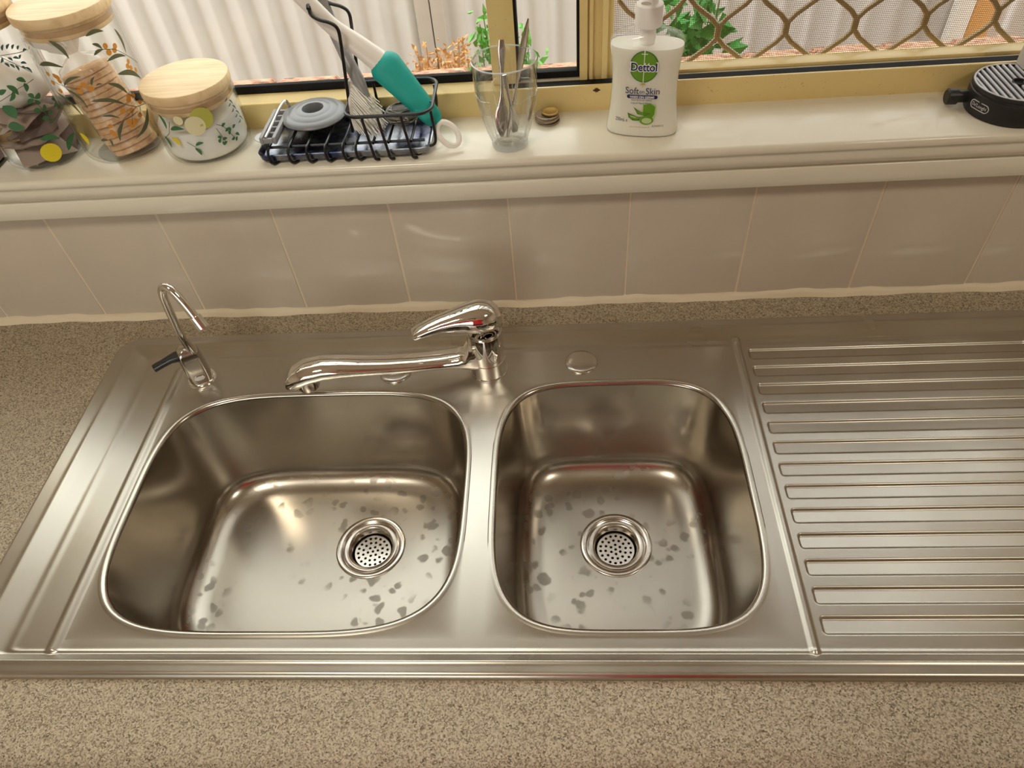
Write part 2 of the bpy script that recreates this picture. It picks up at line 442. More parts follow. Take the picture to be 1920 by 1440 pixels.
# grout bed and glazed tiles, one row between worktop and window ledge
box('grout_bed', -1.35, 1.35, .0010, .009, .0, .19, M['grout'], wall_back)
TX0 = -.0627
tile0 = box('tile', TX0 + .0014, TX0 + .1486, .0, .009, .0085, .19, M['tile'], wall_back, bev=.0010, seg=2)
TW = Vector(WL[tile0])
for k in range(-8, 8):
    if k == 0: continue
    c = clone(tile0, TW + Vector((k * .15, 0, 0)), wall_back)
    c.rotation_euler = (random.uniform(-.004, .004), 0, random.uniform(-.005, .005))
# sealant bead along the worktop
n = 260; V = []; F = []
for i in range(n + 1):
    x = -1.35 + 2.7 * i / n
    h = .0092 + .0016 * math.sin(x * 23) + .0012 * math.sin(x * 61 + 1) + .0009 * math.sin(x * 140)
    d = .0062 + .0012 * math.sin(x * 31 + 2) + .0008 * math.sin(x * 90)
    V += [(x, .004, .0), (x, -d, .0002), (x, -d * .62, h * .42), (x, -.0012, h), (x, .004, h)]
for i in range(n):
    for k in range(4):
        F.append((i * 5 + k, i * 5 + k + 1, i * 5 + 5 + k + 1, i * 5 + 5 + k))
V, F = fix(V, F)
o = obj('trim_1', V, F, M['sealant'], angle=80); tag(o, 'cream sealant bead along the foot of the tiles', None, kind='structure')
# moulded window ledge
prof = [(.072, SILL), (-.0265, SILL), (-.0295, .2435), (-.0308, .2405), (-.0308, .2370), (-.0295, .2345), (-.0275, .2330), (-.0272, .2300),
        (-.0278, .2265), (-.0268, .2215), (-.0242, .2170), (-.0212, .2140), (-.0188, .2126), (-.0166, .2120), (-.0166, .2106), (-.0188, .2098), (-.0198, .2080),
        (-.0198, .1868), (-.0185, .1855), (.009, .1855), (.009, .225), (.072, .225)]
o = extrude_x('trim_2', prof, WX0 - .08, WX1 + .08, M['paint'], angle=50); tag(o, 'glossy cream painted window ledge with moulded front', None, kind='structure')

# ================================================================== WINDOW
win = empty('window_1', (0, .1, SILL), kind='structure')
fr = lambda *a, **k: box(*a, win, **k)
# sill section: front lip, tray, bead on the fixed side
extrude_x('frame_sill', [(.070, SILL), (.070, .2750), (.0708, .2758), (.0735, .2758), (.0742, .2750), (.0742, .262), (.15, .262), (.15, .235), (.072, .235)], WX0, WX1, M['frame'], win)
extrude_x('glazing_bead', [(.0742, .262), (.0742, .2745), (.0800, .2768), (.0860, .2790), (.0895, .2795), (.0905, .262)], WX0, -.060, M['frame'], win)
fr('gasket', WX0, -.073, .0905, .0985, .262, .2885, M['gasket'], bev=.001)
fr('track_channel', -.060, WX1, .0765, .0884, .262, .2746, M['gasket'])
fr('frame_side', WX0, WX0 + .03, .072, .15, SILL, WZ1, M['frame'])
fr('frame_side', WX1 - .03, WX1, .072, .15, SILL, WZ1, M['frame'])
fr('frame_head', WX0, WX1, .072, .15, WZ1 - .03, WZ1, M['frame'])
# meeting stiles
fr('mullion', -.0745, -.0452, .0800, .1120, .2780, WZ1 - .03, M['frame'], bev=.0012)
fr('gasket', -.0452, -.0420, .0850, .1080, .2780, WZ1 - .03, M['gasket'])
extrude_z('sash_stile', [(.0286, .088), (.0375, .088), (.0375, .094), (.0400, .094), (.0400, .0905), (.0440, .0905), (.0440, .097), (.0545, .097), (.0545, .090), (.0610, .090), (.0610, .099), (.0680, .099), (.0680, .122), (.0286, .122)], .268, WZ1 - .03, M['frame'], win)
fr('sash_rail', -.0452, .0286, .0885, .1150, .262, .2762, M['frame_pale'], bev=.0008)
fr('gasket', -.0420, .0286, .0930, .1050, .2762, .2842, M['gasket'], bev=.0008)
fr('gasket', .0255, .0286, .0930, .1050, .2842, WZ1 - .03, M['gasket'])
fr('pane', WX0 + .03, -.0745, .0930, .0970, .2640, WZ1 - .03, M['pane'])
fr('pane', -.0452, .0286, .0970, .1010, .2762, WZ1 - .03, M['pane'])
# fly-screen: bottom rail, woven mesh, diamond grille
fr('screen_rail', .0680, WX1 - .03, .0890, .1180, .262, .2728, M['frame_pale'], bev=.0015)
fr('screen_rail', .0680, WX1 - .03, .0960, .1180, .2728, .2765, M['frame'], bev=.001)
V = []; F = []
P = .0021; W = .00021; y0 = .1150
x = .0682
while x < .70:
    b = len(V); V += [(x - W, y0, .276), (x + W, y0, .276), (x, y0 + 2 * W, .276), (x - W, y0, WZ1 - .03), (x + W, y0, WZ1 - .03), (x, y0 + 2 * W, WZ1 - .03)]
    F += [(b, b + 1, b + 4, b + 3), (b + 1, b + 2, b + 5, b + 4), (b + 2, b, b + 3, b + 5)]; x += P
z = .277
while z < WZ1 - .03:
    b = len(V); V += [(.068, y0, z - W), (.068, y0, z + W), (.068, y0 + 2 * W, z), (.92, y0, z - W), (.92, y0, z + W), (.92, y0 + 2 * W, z)]
    F += [(b, b + 1, b + 4, b + 3), (b + 1, b + 2, b + 5, b + 4), (b + 2, b, b + 3, b + 5)]; z += P
M['mesh'] = mat('fly_mesh', srgb(128, 108, 78), .5, .2)
o = obj('fly_screen', V, F, M['mesh'], win, smooth=False); tag(o, 'fine woven fly-screen mesh', kind='stuff')
M['grille'] = mat('grille_paint', srgb(168, 146, 104), .4)
gx0, gz0, px, pz = .1942, .3020, .0795, .0465
def strand(k, s):
    """one zig-zag strand of the grille; strands touch at the nodes"""
    pts = []
    for j in range(-1, 20):
        z = gz0 + j * pz
        cx = gx0 + k * px + (px / 2 if (j % 2 == 1) else 0) * s
        pts += [(cx - s * .0013, .1335, z - .0085), (cx - s * .0013, .1335, z + .0085)]
    return [p for p in pts if .262 < p[2] < WZ1 - .02]
for k in range(-2, 10):
    for s in (1, -1):
        P_ = strand(k, s)
        P_ = [Vector(p) for p in P_ if .062 < p[0] < .93]
        if len(P_) < 4: continue
        tube('grille_strand', smooth_path([P_[0] - Vector((0, 0, 0))] + P_, 1), .0031, M['grille'], win, n=8)
# slotted screw in the frame
scr = lathe('screw', [(.0001, -.0014), (.0042, -.0011), (.0046, 0), (.0046, .002)], (0, 0, 0), mat('brass_screw', srgb(120, 84, 40), .35, 1), win, n=20, origin=(0, 0, 0))
scr.rotation_euler = (-PI / 2, 0, 0); scr.location = Vector((.0478, .0712, .2700)) - WL[win]; WL[scr] = Vector((.0478, .0712, .2700))
sl = box('screw_slot_shade', -.0042, .0042, -.0007, .0007, -.0019, -.0009, M['hole_shade'], scr, origin=(0, 0, 0)); sl.location = (0, 0, 0)  # dark bar standing in for the shade in the slot

# ================================================================== OUTSIDE
o = box('ground', -8, 8, -9, 9, -1.0, -.951, mat('soil', srgb(150, 118, 92), .95)); tag(o, kind='structure')
# brick window ledge outside
m = mat('red_brick', srgb(176, 132, 108), .9); t = NT(m)
t.set('Base Color', t.ramp(t.noise(60, 4, .7), [(.36, srgb(110, 74, 60)), (.47, srgb(190, 140, 112)), (.66, srgb(220, 182, 156))])); t.bump(t.noise(120, 3), .6, .003); M['brick'] = m
led = box('wall_outside_ledge', -1.6, 1.4, .15, .282, -.9, .180, mat('mortar', srgb(190, 172, 150), .95)); tag(led, kind='structure')
V, F = boxg(-.044, .044, -.062, .062, -.03, .03, .004, 1)
b0 = None
for i in range(-15, 14):
    x = i * .0955 + .02
    if b0 is None:
        br = obj('brick', V, F, M['brick'], led, origin=(0, 0, 0)); b0 = br
    else:
        br = b0.copy(); link(br); br.parent = led
    loc = Vector((x, .218 + random.uniform(-.003, .003), .198)); WL[br] = loc
    br.location = loc - WL[led]; br.rotation_euler = (-math.atan2(.035, .12), random.uniform(-.02, .02), random.uniform(-.015, .015))
# corrugated metal fence
m = mat('fence_sheet', srgb(224, 222, 221), .45); M['fence'] = m
FY = 1.30
def fence_sheet(x0, x1, parent):
    pitch = .076; n = int((x1 - x0) / pitch * 14); V = []; F = []
    for side in (0, 1):
        for i in range(n + 1):
            x = x0 + (x1 - x0) * i / n
            ph = (x / pitch) % 1.0
            y = FY + .0085 * (math.sin(2 * PI * ph) + .22 * math.sin(4 * PI * ph)) + side * .0016
            V += [(x, y, -.93), (x, y, .72)]
    h = 2 * (n + 1)
    for i in range(n):
        F.append((2 * i, 2 * i + 2, 2 * i + 3, 2 * i + 1)); F.append((h + 2 * i, h + 2 * i + 1, h + 2 * i + 3, h + 2 * i + 2))
    F += [(0, 1, h + 1, h), (2 * n, h + 2 * n, h + 2 * n + 1, 2 * n + 1)]
    obj('fence_sheet', V, F, M['fence'], parent, angle=60)
fen = empty('corrugated_fence', (0, FY, -.95), 'pale grey corrugated metal fence outside the window', 'fence')
fence_sheet(-3.2, -.372, fen); fence_sheet(-.300, 3.4, fen)
M['fence_post'] = mat('fence_post', srgb(205, 196, 188), .4)
for xa, xb in ((-.375, -.335), (-.332, -.297)):
    box('fence_post', xa, xb, FY - .018, FY + .022, -.95, .72, M['fence_post'], fen, bev=.003)
box('fence_rail', -3.2, 3.4, FY - .022, FY + .024, .72, .76, M['fence_post'], fen, bev=.003)
tp = empty('timber_post', (1.09, FY - .02, -.95), 'orange timber post with white capping strip beside the fence', 'post')
box('white_strip', 1.035, 1.075, FY - .080, FY - .040, -.95, .80, mat('white_capping', srgb(246, 242, 236), .5), tp, bev=.003)
box('timber', 1.075, 1.130, FY - .082, FY - .030, -.95, .80, mat('orange_timber', srgb(222, 168, 104), .6), tp, bev=.003)
# plants
def plant(name, label, base, tips, stem_mat, leaf_mat, lsize, leaves, rnd, spread=.02, umin=.85):
    t_ = empty(name, base, label, 'plant')
    st = MB(); lf = MB()
    for tip in tips:
        b = Vector(base) + Vector((rnd.uniform(-.02, .02), rnd.uniform(-.02, .02), 0)); tip = Vector(tip)
        mid = (b + tip) / 2 + Vector((rnd.uniform(-.03, .03), rnd.uniform(-.03, .03), .05))
        pts = [b * (1 - u) ** 2 + mid * 2 * u * (1 - u) + tip * u * u for u in [i / 8 for i in range(9)]]
        st.add(*tubeg(pts, [.0025 - .0016 * i / 8 for i in range(9)], 5))
        for _ in range(leaves):
            u = rnd.uniform(umin, 1.0)
            p = b * (1 - u) ** 2 + mid * 2 * u * (1 - u) + tip * u * u
            p = p + Vector([max(-1.6, min(1.6, rnd.gauss(0, 1))) * spread for _i in range(3)])
            d = Vector((rnd.uniform(-1, 1), rnd.uniform(-1, 1), rnd.uniform(-.4, 1))).normalized()
            s = d.cross(Vector((rnd.uniform(-1, 1), rnd.uniform(-1, 1), rnd.uniform(-1, 1)))).normalized()
            L = lsize * rnd.uniform(.6, 1.3); w = L * .28
            nrm = d.cross(s) * (L * .12)
            lf.add([p, p + d * L * .4 + s * w + nrm, p + d * L, p + d * L * .4 - s * w + nrm, p + d * L * .45 - nrm], [(0, 1, 4), (1, 2, 4), (2, 3, 4), (3, 0, 4)])
    st.build('stem', stem_mat, t_); o = lf.build('foliage', leaf_mat, t_, smooth=False); tag(o, kind='stuff')
rr_ = random.Random(3)
M['dry_stem'] = mat('dry_stem', srgb(196, 150, 96), .8); M['dry_leaf'] = mat('dry_leaf', srgb(226, 178, 122), .8)
M['green_stem'] = mat('green_stem', srgb(110, 140, 70), .7)
def leaf_mat(name, c):
    m = mat(name, c, .5); m.node_tree.nodes['Principled BSDF'].inputs['Subsurface Weight'].default_value = 0
    return m
M['leaf_a'] = leaf_mat('bright_leaf', srgb(120, 190, 90)); M['leaf_b'] = leaf_mat('deep_leaf', srgb(70, 160, 70))
plant('dried_weed', 'dried orange brown weed between fence and window', (-.20, .46, -.95),
      [(-.25 + .10 * rr_.random(), .42 + .1 * rr_.random(), .08 + .085 * rr_.random()) for _ in range(34)] + [(-.157, .45, .185)], M['dry_stem'], M['dry_leaf'], .011, 40, rr_, .010, .90)
plant('green_weed', 'bright green weed behind the window mullion', (-.09, .52, -.95),
      [(-.15, .5, .10), (-.145, .5, .13), (-.125, .5, .185), (-.118, .5, .20), (-.10, .52, .15), (-.06, .5, .15), (-.045, .5, .175), (-.03, .5, .13)], M['green_stem'], M['leaf_a'], .022, 30, rr_, .010, .88)
plant('green_shrub', 'leafy green shrub behind the fly-screen', (.235, .55, -.95),
      [(.20 + .08 * rr_.random(), .5 + .06 * rr_.random(), .02 + .22 * rr_.random()) for _ in range(12)], M['green_stem'], M['leaf_b'], .040, 30, rr_, .016, .82)

# ================================================================== WORKTOP AND BASE CABINET
X0, X1 = -1.6, 1.6
hx0, hx1, hy0, hy1 = -.606, .606, -.508, -.060
prof = [(-.574, 0.0), (-.584, -.0012), (-.592, -.0048), (-.5975, -.011), (-.600, -.020), (-.598, -.030), (-.592, -.036), (-.570, -.036)]
V = []; F = []
top = [(X0, .004), (X1, .004), (X1, -.574), (X0, -.574), (hx0, hy1), (hx1, hy1), (hx1, hy0), (hx0, hy0)]
V += [(x, y, 0.0) for x, y in top] + [(x, y, -.036) for x, y in top]
for a, b, c_, d in ((0, 1, 5, 4), (1, 2, 6, 5), (2, 3, 7, 6), (3, 0, 4, 7)):
    F += [(a, b, c_, d), (8 + a, 8 + d, 8 + c_, 8 + b)]
for a, b in ((4, 5), (5, 6), (6, 7), (7, 4)): F.append((a, b, 8 + b, 8 + a))
F += [(0, 8, 9, 1), (1, 9, 10, 2), (3, 11, 8, 0)]
k0 = len(V)
for y, z in prof: V += [(X0, y, z), (X1, y, z)]
for i in range(len(prof) - 1): F.append((k0 + 2 * i, k0 + 2 * i + 1, k0 + 2 * i + 3, k0 + 2 * i + 2))
F += [tuple(k0 + 2 * i for i in range(len(prof))), tuple(k0 + 2 * i + 1 for i in range(len(prof)))]
V, F = fix(V, F)
o = obj('worktop', V, F, M['laminate'], angle=40, origin=(0, -.3, -.036)); tag(o, 'speckled beige laminate worktop around the sink', 'worktop')
M['cab'] = mat('cabinet_laminate', srgb(214, 196, 170), .5)
cab = empty('base_cabinet', (0, -.3, -.9), 'cream base cabinet under the worktop', 'cabinet')
for x in (-1.59, -.66, .66, 1.574): box('side_panel', x, x + .016, -.555, .006, -.90, -.0365, M['cab'], cab)
box('back_panel', -1.574, 1.574, -.02, .004, -.90, -.20, M['cab'], cab)
box('bottom_panel', -1.574, 1.574, -.555, -.02, -.80, -.784, M['cab'], cab)
for i in range(7):
    d = box('door', -1.588 + i * .454, -1.588 + i * .454 + .450, -.575, -.557, -.79, -.042, M['cab'], cab, bev=.002)
    cx = -1.588 + i * .454 + .40
    tube('handle', [(cx, -.575, -.16), (cx, -.597, -.16), (cx, -.597, -.26), (cx, -.575, -.26)], .005, M['steel_plain'], d, n=8)

# ================================================================== SINK
SX0, SX1, SY0, SY1 = -.6175, .6175, -.5185, -.0475
DECK = .0010
sink = empty('kitchen_sink', (0, -.283, 0), 'stainless steel double bowl sink with ribbed drainer', 'sink')
def sstep(a, b, x):
    t_ = np.clip((x - a) / (b - a), 0, 1); return t_ * t_ * (3 - 2 * t_)
def mm(d, a, b): return np.where(d < a, d / a, 1 + (d - a) / (b - a))
def smin(a, b, k=.35):
    h = np.clip(.5 + .5 * (b - a) / k, 0, 1); return b * (1 - h) + a * h - k * h * (1 - h)
def rbox(X, Y, x0, x1, y0, y1, r):
    qx = np.abs(X - (x0 + x1) / 2) - (x1 - x0) / 2 + r; qy = np.abs(Y - (y0 + y1) / 2) - (y1 - y0) / 2 + r
    return np.minimum(np.maximum(qx, qy), 0) + np.hypot(np.maximum(qx, 0), np.maximum(qy, 0)) - r
def capsule(X, Y, ax, ay, bx, by):
    t_ = np.clip(((X - ax) * (bx - ax) + (Y - ay) * (by - ay)) / ((bx - ax) ** 2 + (by - ay) ** 2), 0, 1)
    return np.hypot(X - ax - t_ * (bx - ax), Y - ay - t_ * (by - ay))
CR = .036
def hgt(X, Y):
    d = -rbox(X, Y, SX0, SX1, SY0, SY1, CR)
    u = smin(smin(mm(X - SX0, .026, .058), mm(SX1 - X, .020, .040)), smin(mm(Y - SY0, .0152, .0262), mm(SY1 - Y, .0185, .0420)))
    z = DECK + (.0070 - DECK) * (1 - sstep(1.0, 2.0, u))
    # pressed bead at the head of the slope
    z = z + .0009 * np.exp(-((u - 1.0) / .13) ** 2) + .0007 * np.exp(-((u - 2.05) / .14) ** 2)
    z = z * np.sqrt(np.clip(1 - (1 - np.clip(d / .0055, 0, 1)) ** 2, 0, 1))
    z = z + .0034 * (1 - sstep(.0010, .0080, capsule(X, Y, -.5135, -.112, -.5135, -.4885)))
    z = z + .0027 * (1 - sstep(.0008, .0062, capsule(X, Y, .2240, -.0865, .2236, -.4915)))
    z = z + .0012 * (1 - sstep(.001, .009, np.hypot(X - .2240, Y + .0865)))
    for i in range(13):
        yt = -.1010 - i * .0297; yb = yt - .0190
        s = rbox(X, Y, .2350, .5780, yb, yt, .005)
        tt = np.clip((yt - Y) / .0190, 0, 1)
        z = z - sstep(0.0, .0030, -s) * (.0030 - .0013 * tt)
    return z
def lin(a, b, step): return list(np.linspace(a, b, max(2, int(round((b - a) / step)) + 1)))
RX = [(-.5055, -.1095), (-.0845, .2055)]; RY = (-.4800, -.1450)
xs = sorted(set(np.round(lin(SX0, SX0 + .008, .0007) + lin(SX0 + .008, -.5055, .0013) + lin(-.5055, -.1095, .012) + lin(-.1095, -.0845, .008) + lin(-.0845, .2055, .012) + lin(.2055, .245, .0009) + lin(.245, .570, .012) + lin(.570, SX1, .0010), 6)))
ys = sorted(set(np.round(lin(SY0, SY0 + .007, .0006) + lin(SY0 + .007, -.48, .0009) + lin(-.48, -.145, .0009) + lin(-.145, SY1 - .007, .0009) + lin(SY1 - .007, SY1, .0006), 6)))
XS, YS = np.meshgrid(xs, ys)
# pull the square corners in to the rounded outline
dd = rbox(XS, YS, SX0, SX1, SY0, SY1, CR)
cxx = np.clip(XS, SX0 + CR, SX1 - CR); cyy = np.clip(YS, SY0 + CR, SY1 - CR)
vx, vy = XS - cxx, YS - cyy; L = np.maximum(np.hypot(vx, vy), 1e-9); out = dd > 0
XS = np.where(out, cxx + vx / L * CR, XS); YS = np.where(out, cyy + vy / L * CR, YS)
ZS = hgt(XS, YS); e = 2e-4
gx = (hgt(XS + e, YS) - hgt(XS - e, YS)) / (2 * e); gy = (hgt(XS, YS + e) - hgt(XS, YS - e)) / (2 * e)
NN = np.stack([-gx, -gy, np.ones_like(gx)], -1); NN /= np.linalg.norm(NN, axis=-1, keepdims=True)
ny, nx = XS.shape
V = np.stack([XS, YS, ZS], -1).reshape(-1, 3); Nn = NN.reshape(-1, 3); F = []
xs_ = np.array(xs); ys_ = np.array(ys)
xm = (xs_[1:] + xs_[:-1]) / 2; ym = (ys_[1:] + ys_[:-1]) / 2
inx = np.zeros(nx - 1, bool)
for a, b in RX: inx |= (xm > a) & (xm < b)
iny = (ym > RY[0]) & (ym < RY[1])
for j in range(ny - 1):
    for i in range(nx - 1):
        if inx[i] and iny[j]: continue
        if out[j, i] and out[j + 1, i] and out[j, i + 1] and out[j + 1, i + 1]: continue
        a = j * nx + i
        F.append((a, a + 1, a + nx + 1, a + nx))
# keep used vertices only
used = sorted({i for f in F for i in f}); remap = {k: i for i, k in enumerate(used)}
F = [tuple(remap[i] for i in f) for f in F]
obj('drainboard_deck', V[used], F, M['steel'], sink, angle=None, origin=(0, -.283, 0))

BOWL_Z = -.156
def bowl(cx, cy, a, b, rect, drain, n=4.0):
    x0, x1 = rect; y0, y1 = RY
    th = list(np.linspace(0, 2 * PI, 168, endpoint=False))
    for X, Y in ((x0, y0), (x0, y1), (x1, y0), (x1, y1)): th.append(math.atan2(Y - cy, X - cx) % (2 * PI))
    th = np.array(sorted(th)); c, s = np.cos(th), np.sin(th)
    def sup(off, nn=n):
        A, B = a + off, b + off
        r = (np.abs(c / A) ** nn + np.abs(s / B) ** nn) ** (-1 / nn)
        return cx + r * c, cy + r * s
    rings = []
    tx = np.where(c > 0, (x1 - cx) / np.maximum(c, 1e-9), (x0 - cx) / np.minimum(c, -1e-9))
    ty = np.where(s > 0, (y1 - cy) / np.maximum(s, 1e-9), (y0 - cy) / np.minimum(s, -1e-9))
    r = np.minimum(tx, ty)
    rings.append(np.stack([cx + r * c, cy + r * s, 0 * c + DECK], 1))
    def add(off, z): X, Y = sup(off); rings.append(np.stack([X, Y, 0 * c + z], 1))
    add(.0085, DECK); add(.0075, DECK + .0003); add(.006, DECK + .0008)
    R = .0058
    for ph in np.linspace(0, 90, 7): add(.0048 - R * .82 * math.sin(math.radians(ph)), DECK + .0009 - R + R * math.cos(math.radians(ph)))
    zt = DECK + .0009 - R; Rf = .034
    for k in range(1, 12): add(.0 - .012 * k / 12, zt + (BOWL_Z + Rf - zt) * k / 12)
    for ph in np.linspace(0, 90, 11): add(-.012 - Rf * (1 - math.cos(math.radians(ph))), BOWL_Z + Rf - Rf * math.sin(math.radians(ph)))
    base = rings[-1]; circ = np.stack([drain[0] + .0440 * c, drain[1] + .0440 * s, 0 * c + BOWL_Z - .0022], 1)
    for k in range(1, 13):
        w = k / 12; q = base * (1 - w) + circ * w; q[:, 2] = BOWL_Z - .0022 * w * w; rings.append(q)
    nn_ = len(th); V = np.concatenate(rings); F = []
    for j in range(len(rings) - 1):
        for i in range(nn_):
            i2 = (i + 1) % nn_; F.append((j * nn_ + i, j * nn_ + i2, (j + 1) * nn_ + i2, (j + 1) * nn_ + i))
    F = [f[::-1] for f in F]
    o_ = obj('bowl', V, F, [M['steel'], M['steel_bowl']], sink, angle=None, origin=(0, -.283, 0))
    o_.data.polygons.foreach_set('material_index', [0 if k < 4 * nn_ else 1 for k in range(len(F))])
    return o_
DR = [(-.2590, -.2900), (.0615, -.2905)]
b1 = bowl(-.3074, -.3155, .1903, .1545, RX[0], DR[0]); b1['label'] = 'larger left bowl'
b2 = bowl(.0602, -.3120, .1372, .1570, RX[1], DR[1]); b2['label'] = 'smaller right bowl with water marks'

def strainer_mesh(cx, cy, z):
    cu = bpy.data.curves.new('strainer', 'CURVE'); cu.dimensions = '2D'; cu.fill_mode = 'BOTH'; cu.extrude = .0005
    def circle(x, y, r, n):
        s = cu.splines.new('POLY'); s.points.add(n - 1); s.use_cyclic_u = True
        for i in range(n): s.points[i].co = (x + r * math.cos(2 * PI * i / n), y + r * math.sin(2 * PI * i / n), 0, 1)
    circle(0, 0, .0240, 64)
    for k, (rad, num) in enumerate(((0, 1), (.0066, 6), (.0131, 12), (.0196, 18))):
        for i in range(num):
            a = 2 * PI * i / num + .13 * k; circle(rad * math.cos(a), rad * math.sin(a), .00185, 10)
    tmp = bpy.data.objects.new('tmp', cu); COL.objects.link(tmp)
    me = bpy.data.meshes.new_from_object(tmp.evaluated_get(bpy.context.evaluated_depsgraph_get()))
    bpy.data.objects.remove(tmp)
    return me
st_me = None
for (dx, dy), bw in zip(DR, (b1, b2)):
    zf = BOWL_Z - .0022
    fl = lathe('drain_flange', [(.0462, -.0004), (.0452, .0012), (.0440, .0018), (.0392, .0017), (.0382, .0011), (.0378, -.0012), (.0368, -.0018), (.0350, -.0012), (.0342, .0002), (.0300, .0002), (.0286, -.0006), (.0276, -.0030), (.0262, -.0110), (.0256, -.0150), (.0254, -.0480)],
               (dx, dy, zf), M['steel_plain'], sink, n=72, cap0=False, cap1=False, angle=40)
    fl['label'] = 'round steel waste flange'
    if st_me is None:
        st_me = strainer_mesh(0, 0, 0); st_me.materials.append(M['steel_plain'])
    st = bpy.data.objects.new('strainer', st_me); link(st); st.parent = fl
    wl = Vector((dx, dy, zf - .0125)); WL[st] = wl; st.location = wl - WL[fl]; st.rotation_euler = (0, 0, .35 + dx)
    st['label'] = 'perforated strainer plate'
    lathe('waste_cup', [(.0252, -.047), (.0252, -.050), (.0001, -.050)], (dx, dy, zf), M['hole_shade'], fl, n=32, cap0=False, cap1=False)
# round blanking caps over spare tap holes
for cx, cy in ((.0233, -.1173), (-.2180, -.1245)):
    cp = lathe('hole_cap', [(.0208, .0), (.0208, .0010), (.0200, .0019), (.0150, .0027), (.0080, .0031), (.0001, .0032)], (cx, cy, DECK), M['steel_plain'], sink, n=48, cap1=False, angle=60)
    cp['label'] = 'round steel tap hole cap'

# ================================================================== MIXER TAP
MXX, MXY = -.0957, -.1250
mx = empty('mixer_tap', (MXX, MXY, DECK), 'chrome lever mixer tap with long spout over the sink', 'tap')
u = Vector((-.9870, -.1600, 0)).normalized(); w = Vector((-u.y, u.x, 0)) * -1     # along the spout / sideways
lathe('base_ring', [(.0244, 0), (.0246, .0012), (.0240, .0030), (.0232, .0034)], (MXX, MXY, DECK), M['chrome'], mx, n=64, cap1=False)
body = lathe('body', [(.0230, .0030), (.0230, .0255), (.0225, .0262), (.0230, .0268), (.0222, .0700), (.0219, .0706)], (MXX, MXY, DECK), M['chrome'], mx, n=64)
lathe('cartridge_collar', [(.0206, .0700), (.0208, .0716), (.0208, .0736), (.0206, .0750)], (MXX, MXY, DECK), M['chrome_dull'], mx, n=64, cap1=False)
# spout: wedge root hugging the body, slender arm, swelling nose
def section(p, t, half_w, h_up, h_dn, n=20, power=2.4):
    t = t.normalized(); side = t.cross(Vector((0, 0, 1))).normalized(); upv = side.cross(t).normalized()
    R = []
    for k in range(n):
        a = 2 * PI * k / n; c, s = math.cos(a), math.sin(a)
        q = (abs(c) ** power + abs(s) ** power) ** (-1 / power)
        R.append(p + side * (q * c * half_w) + upv * (q * s * (h_up if s > 0 else h_dn)))
    return R
C0 = Vector((MXX, MXY, DECK))
SP = [(.002, .0275, .0200, .0440, .0150), (.014, .0275, .0190, .0420, .0140), (.0225, .0278, .0175, .0330, .0130), (.0285, .0282, .0162, .0150, .0116), (.037, .0290, .0152, .0100, .0100), (.058, .0304, .0146, .0082, .0088), (.090, .0326, .0144, .0078, .0084), (.125, .0360, .0146, .0082, .0086), (.155, .0405, .0154, .0092, .0092),
      (.180, .0448, .0166, .0106, .0106), (.203, .0470, .0176, .0120, .0126), (.222, .0450, .0180, .0124, .0142), (.236, .0400, .0174, .0118, .0144), (.2460, .0330, .0152, .0092, .0120), (.2512, .0282, .0110, .0060, .0078), (.2535, .0262, .0056, .0028, .0038)]
rings = []
for i, (d, z, hw, hu, hd) in enumerate(SP):
    a = SP[max(i - 1, 0)]; b = SP[min(i + 1, len(SP) - 1)]
    tv = u * (b[0] - a[0]) + Vector((0, 0, (b[1] - a[1]) * .75))
    rings.append(section(C0 + u * d + Vector((0, 0, z)), tv, hw, hu, hd))
V, F = loftg(rings)
sp = obj('spout', V, F, M['chrome'], mx, angle=70)
oc = C0 + u * .2270 + Vector((0, 0, .0185))
lathe('aerator', [(.0001, -.0012), (.0105, -.0012), (.0110, 0), (.0132, .0004), (.0138, .0018), (.0138, .0180)], oc, M['chrome_dull'], sp, n=40, cap0=False)
# lever: dome cap over the cartridge drawn out into a handle
LV = [(-.0226, .0905, .004, .003, .006), (-.0212, .0905, .0105, .010, .0125), (-.0165, .0910, .0168, .0165, .0155), (-.0080, .0918, .0212, .0205, .0168), (.0030, .0924, .0222, .0218, .0170), (.0140, .0930, .0205, .0200, .0150), (.0245, .0945, .0172, .0165, .0110), (.0360, .0962, .0142, .0122, .0096),
      (.0500, .0970, .0124, .0088, .0080), (.0640, .0955, .0112, .0066, .0068), (.0760, .0928, .0102, .0050, .0058), (.0840, .0905, .0094, .0042, .0048), (.0858, .0903, .0070, .0022, .0018)]
ul = Vector((-.2150, -.0640, 0)).normalized(); rings = []
for i, (d, z, hw, hu, hd) in enumerate(LV):
    rings.append(section(C0 + ul * d + Vector((0, 0, z)), ul, hw, hu, hd, 24, 2.2 if i < 6 else 2.7))
V, F = loftg(rings)
lv = obj('lever', V, F, M['chrome'], mx, angle=75)

# ================================================================== FILTER TAP
FX, FY_ = -.4781, -.1269
ft = empty('filter_tap', (FX, FY_, DECK), 'small chrome gooseneck filter tap with black lever', 'tap')
lathe('base_ring', [(.0190, 0), (.0192, .0014), (.0180, .0032), (.0165, .0040), (.0160, .0040)], (FX, FY_, DECK), M['chrome'], ft, n=56)
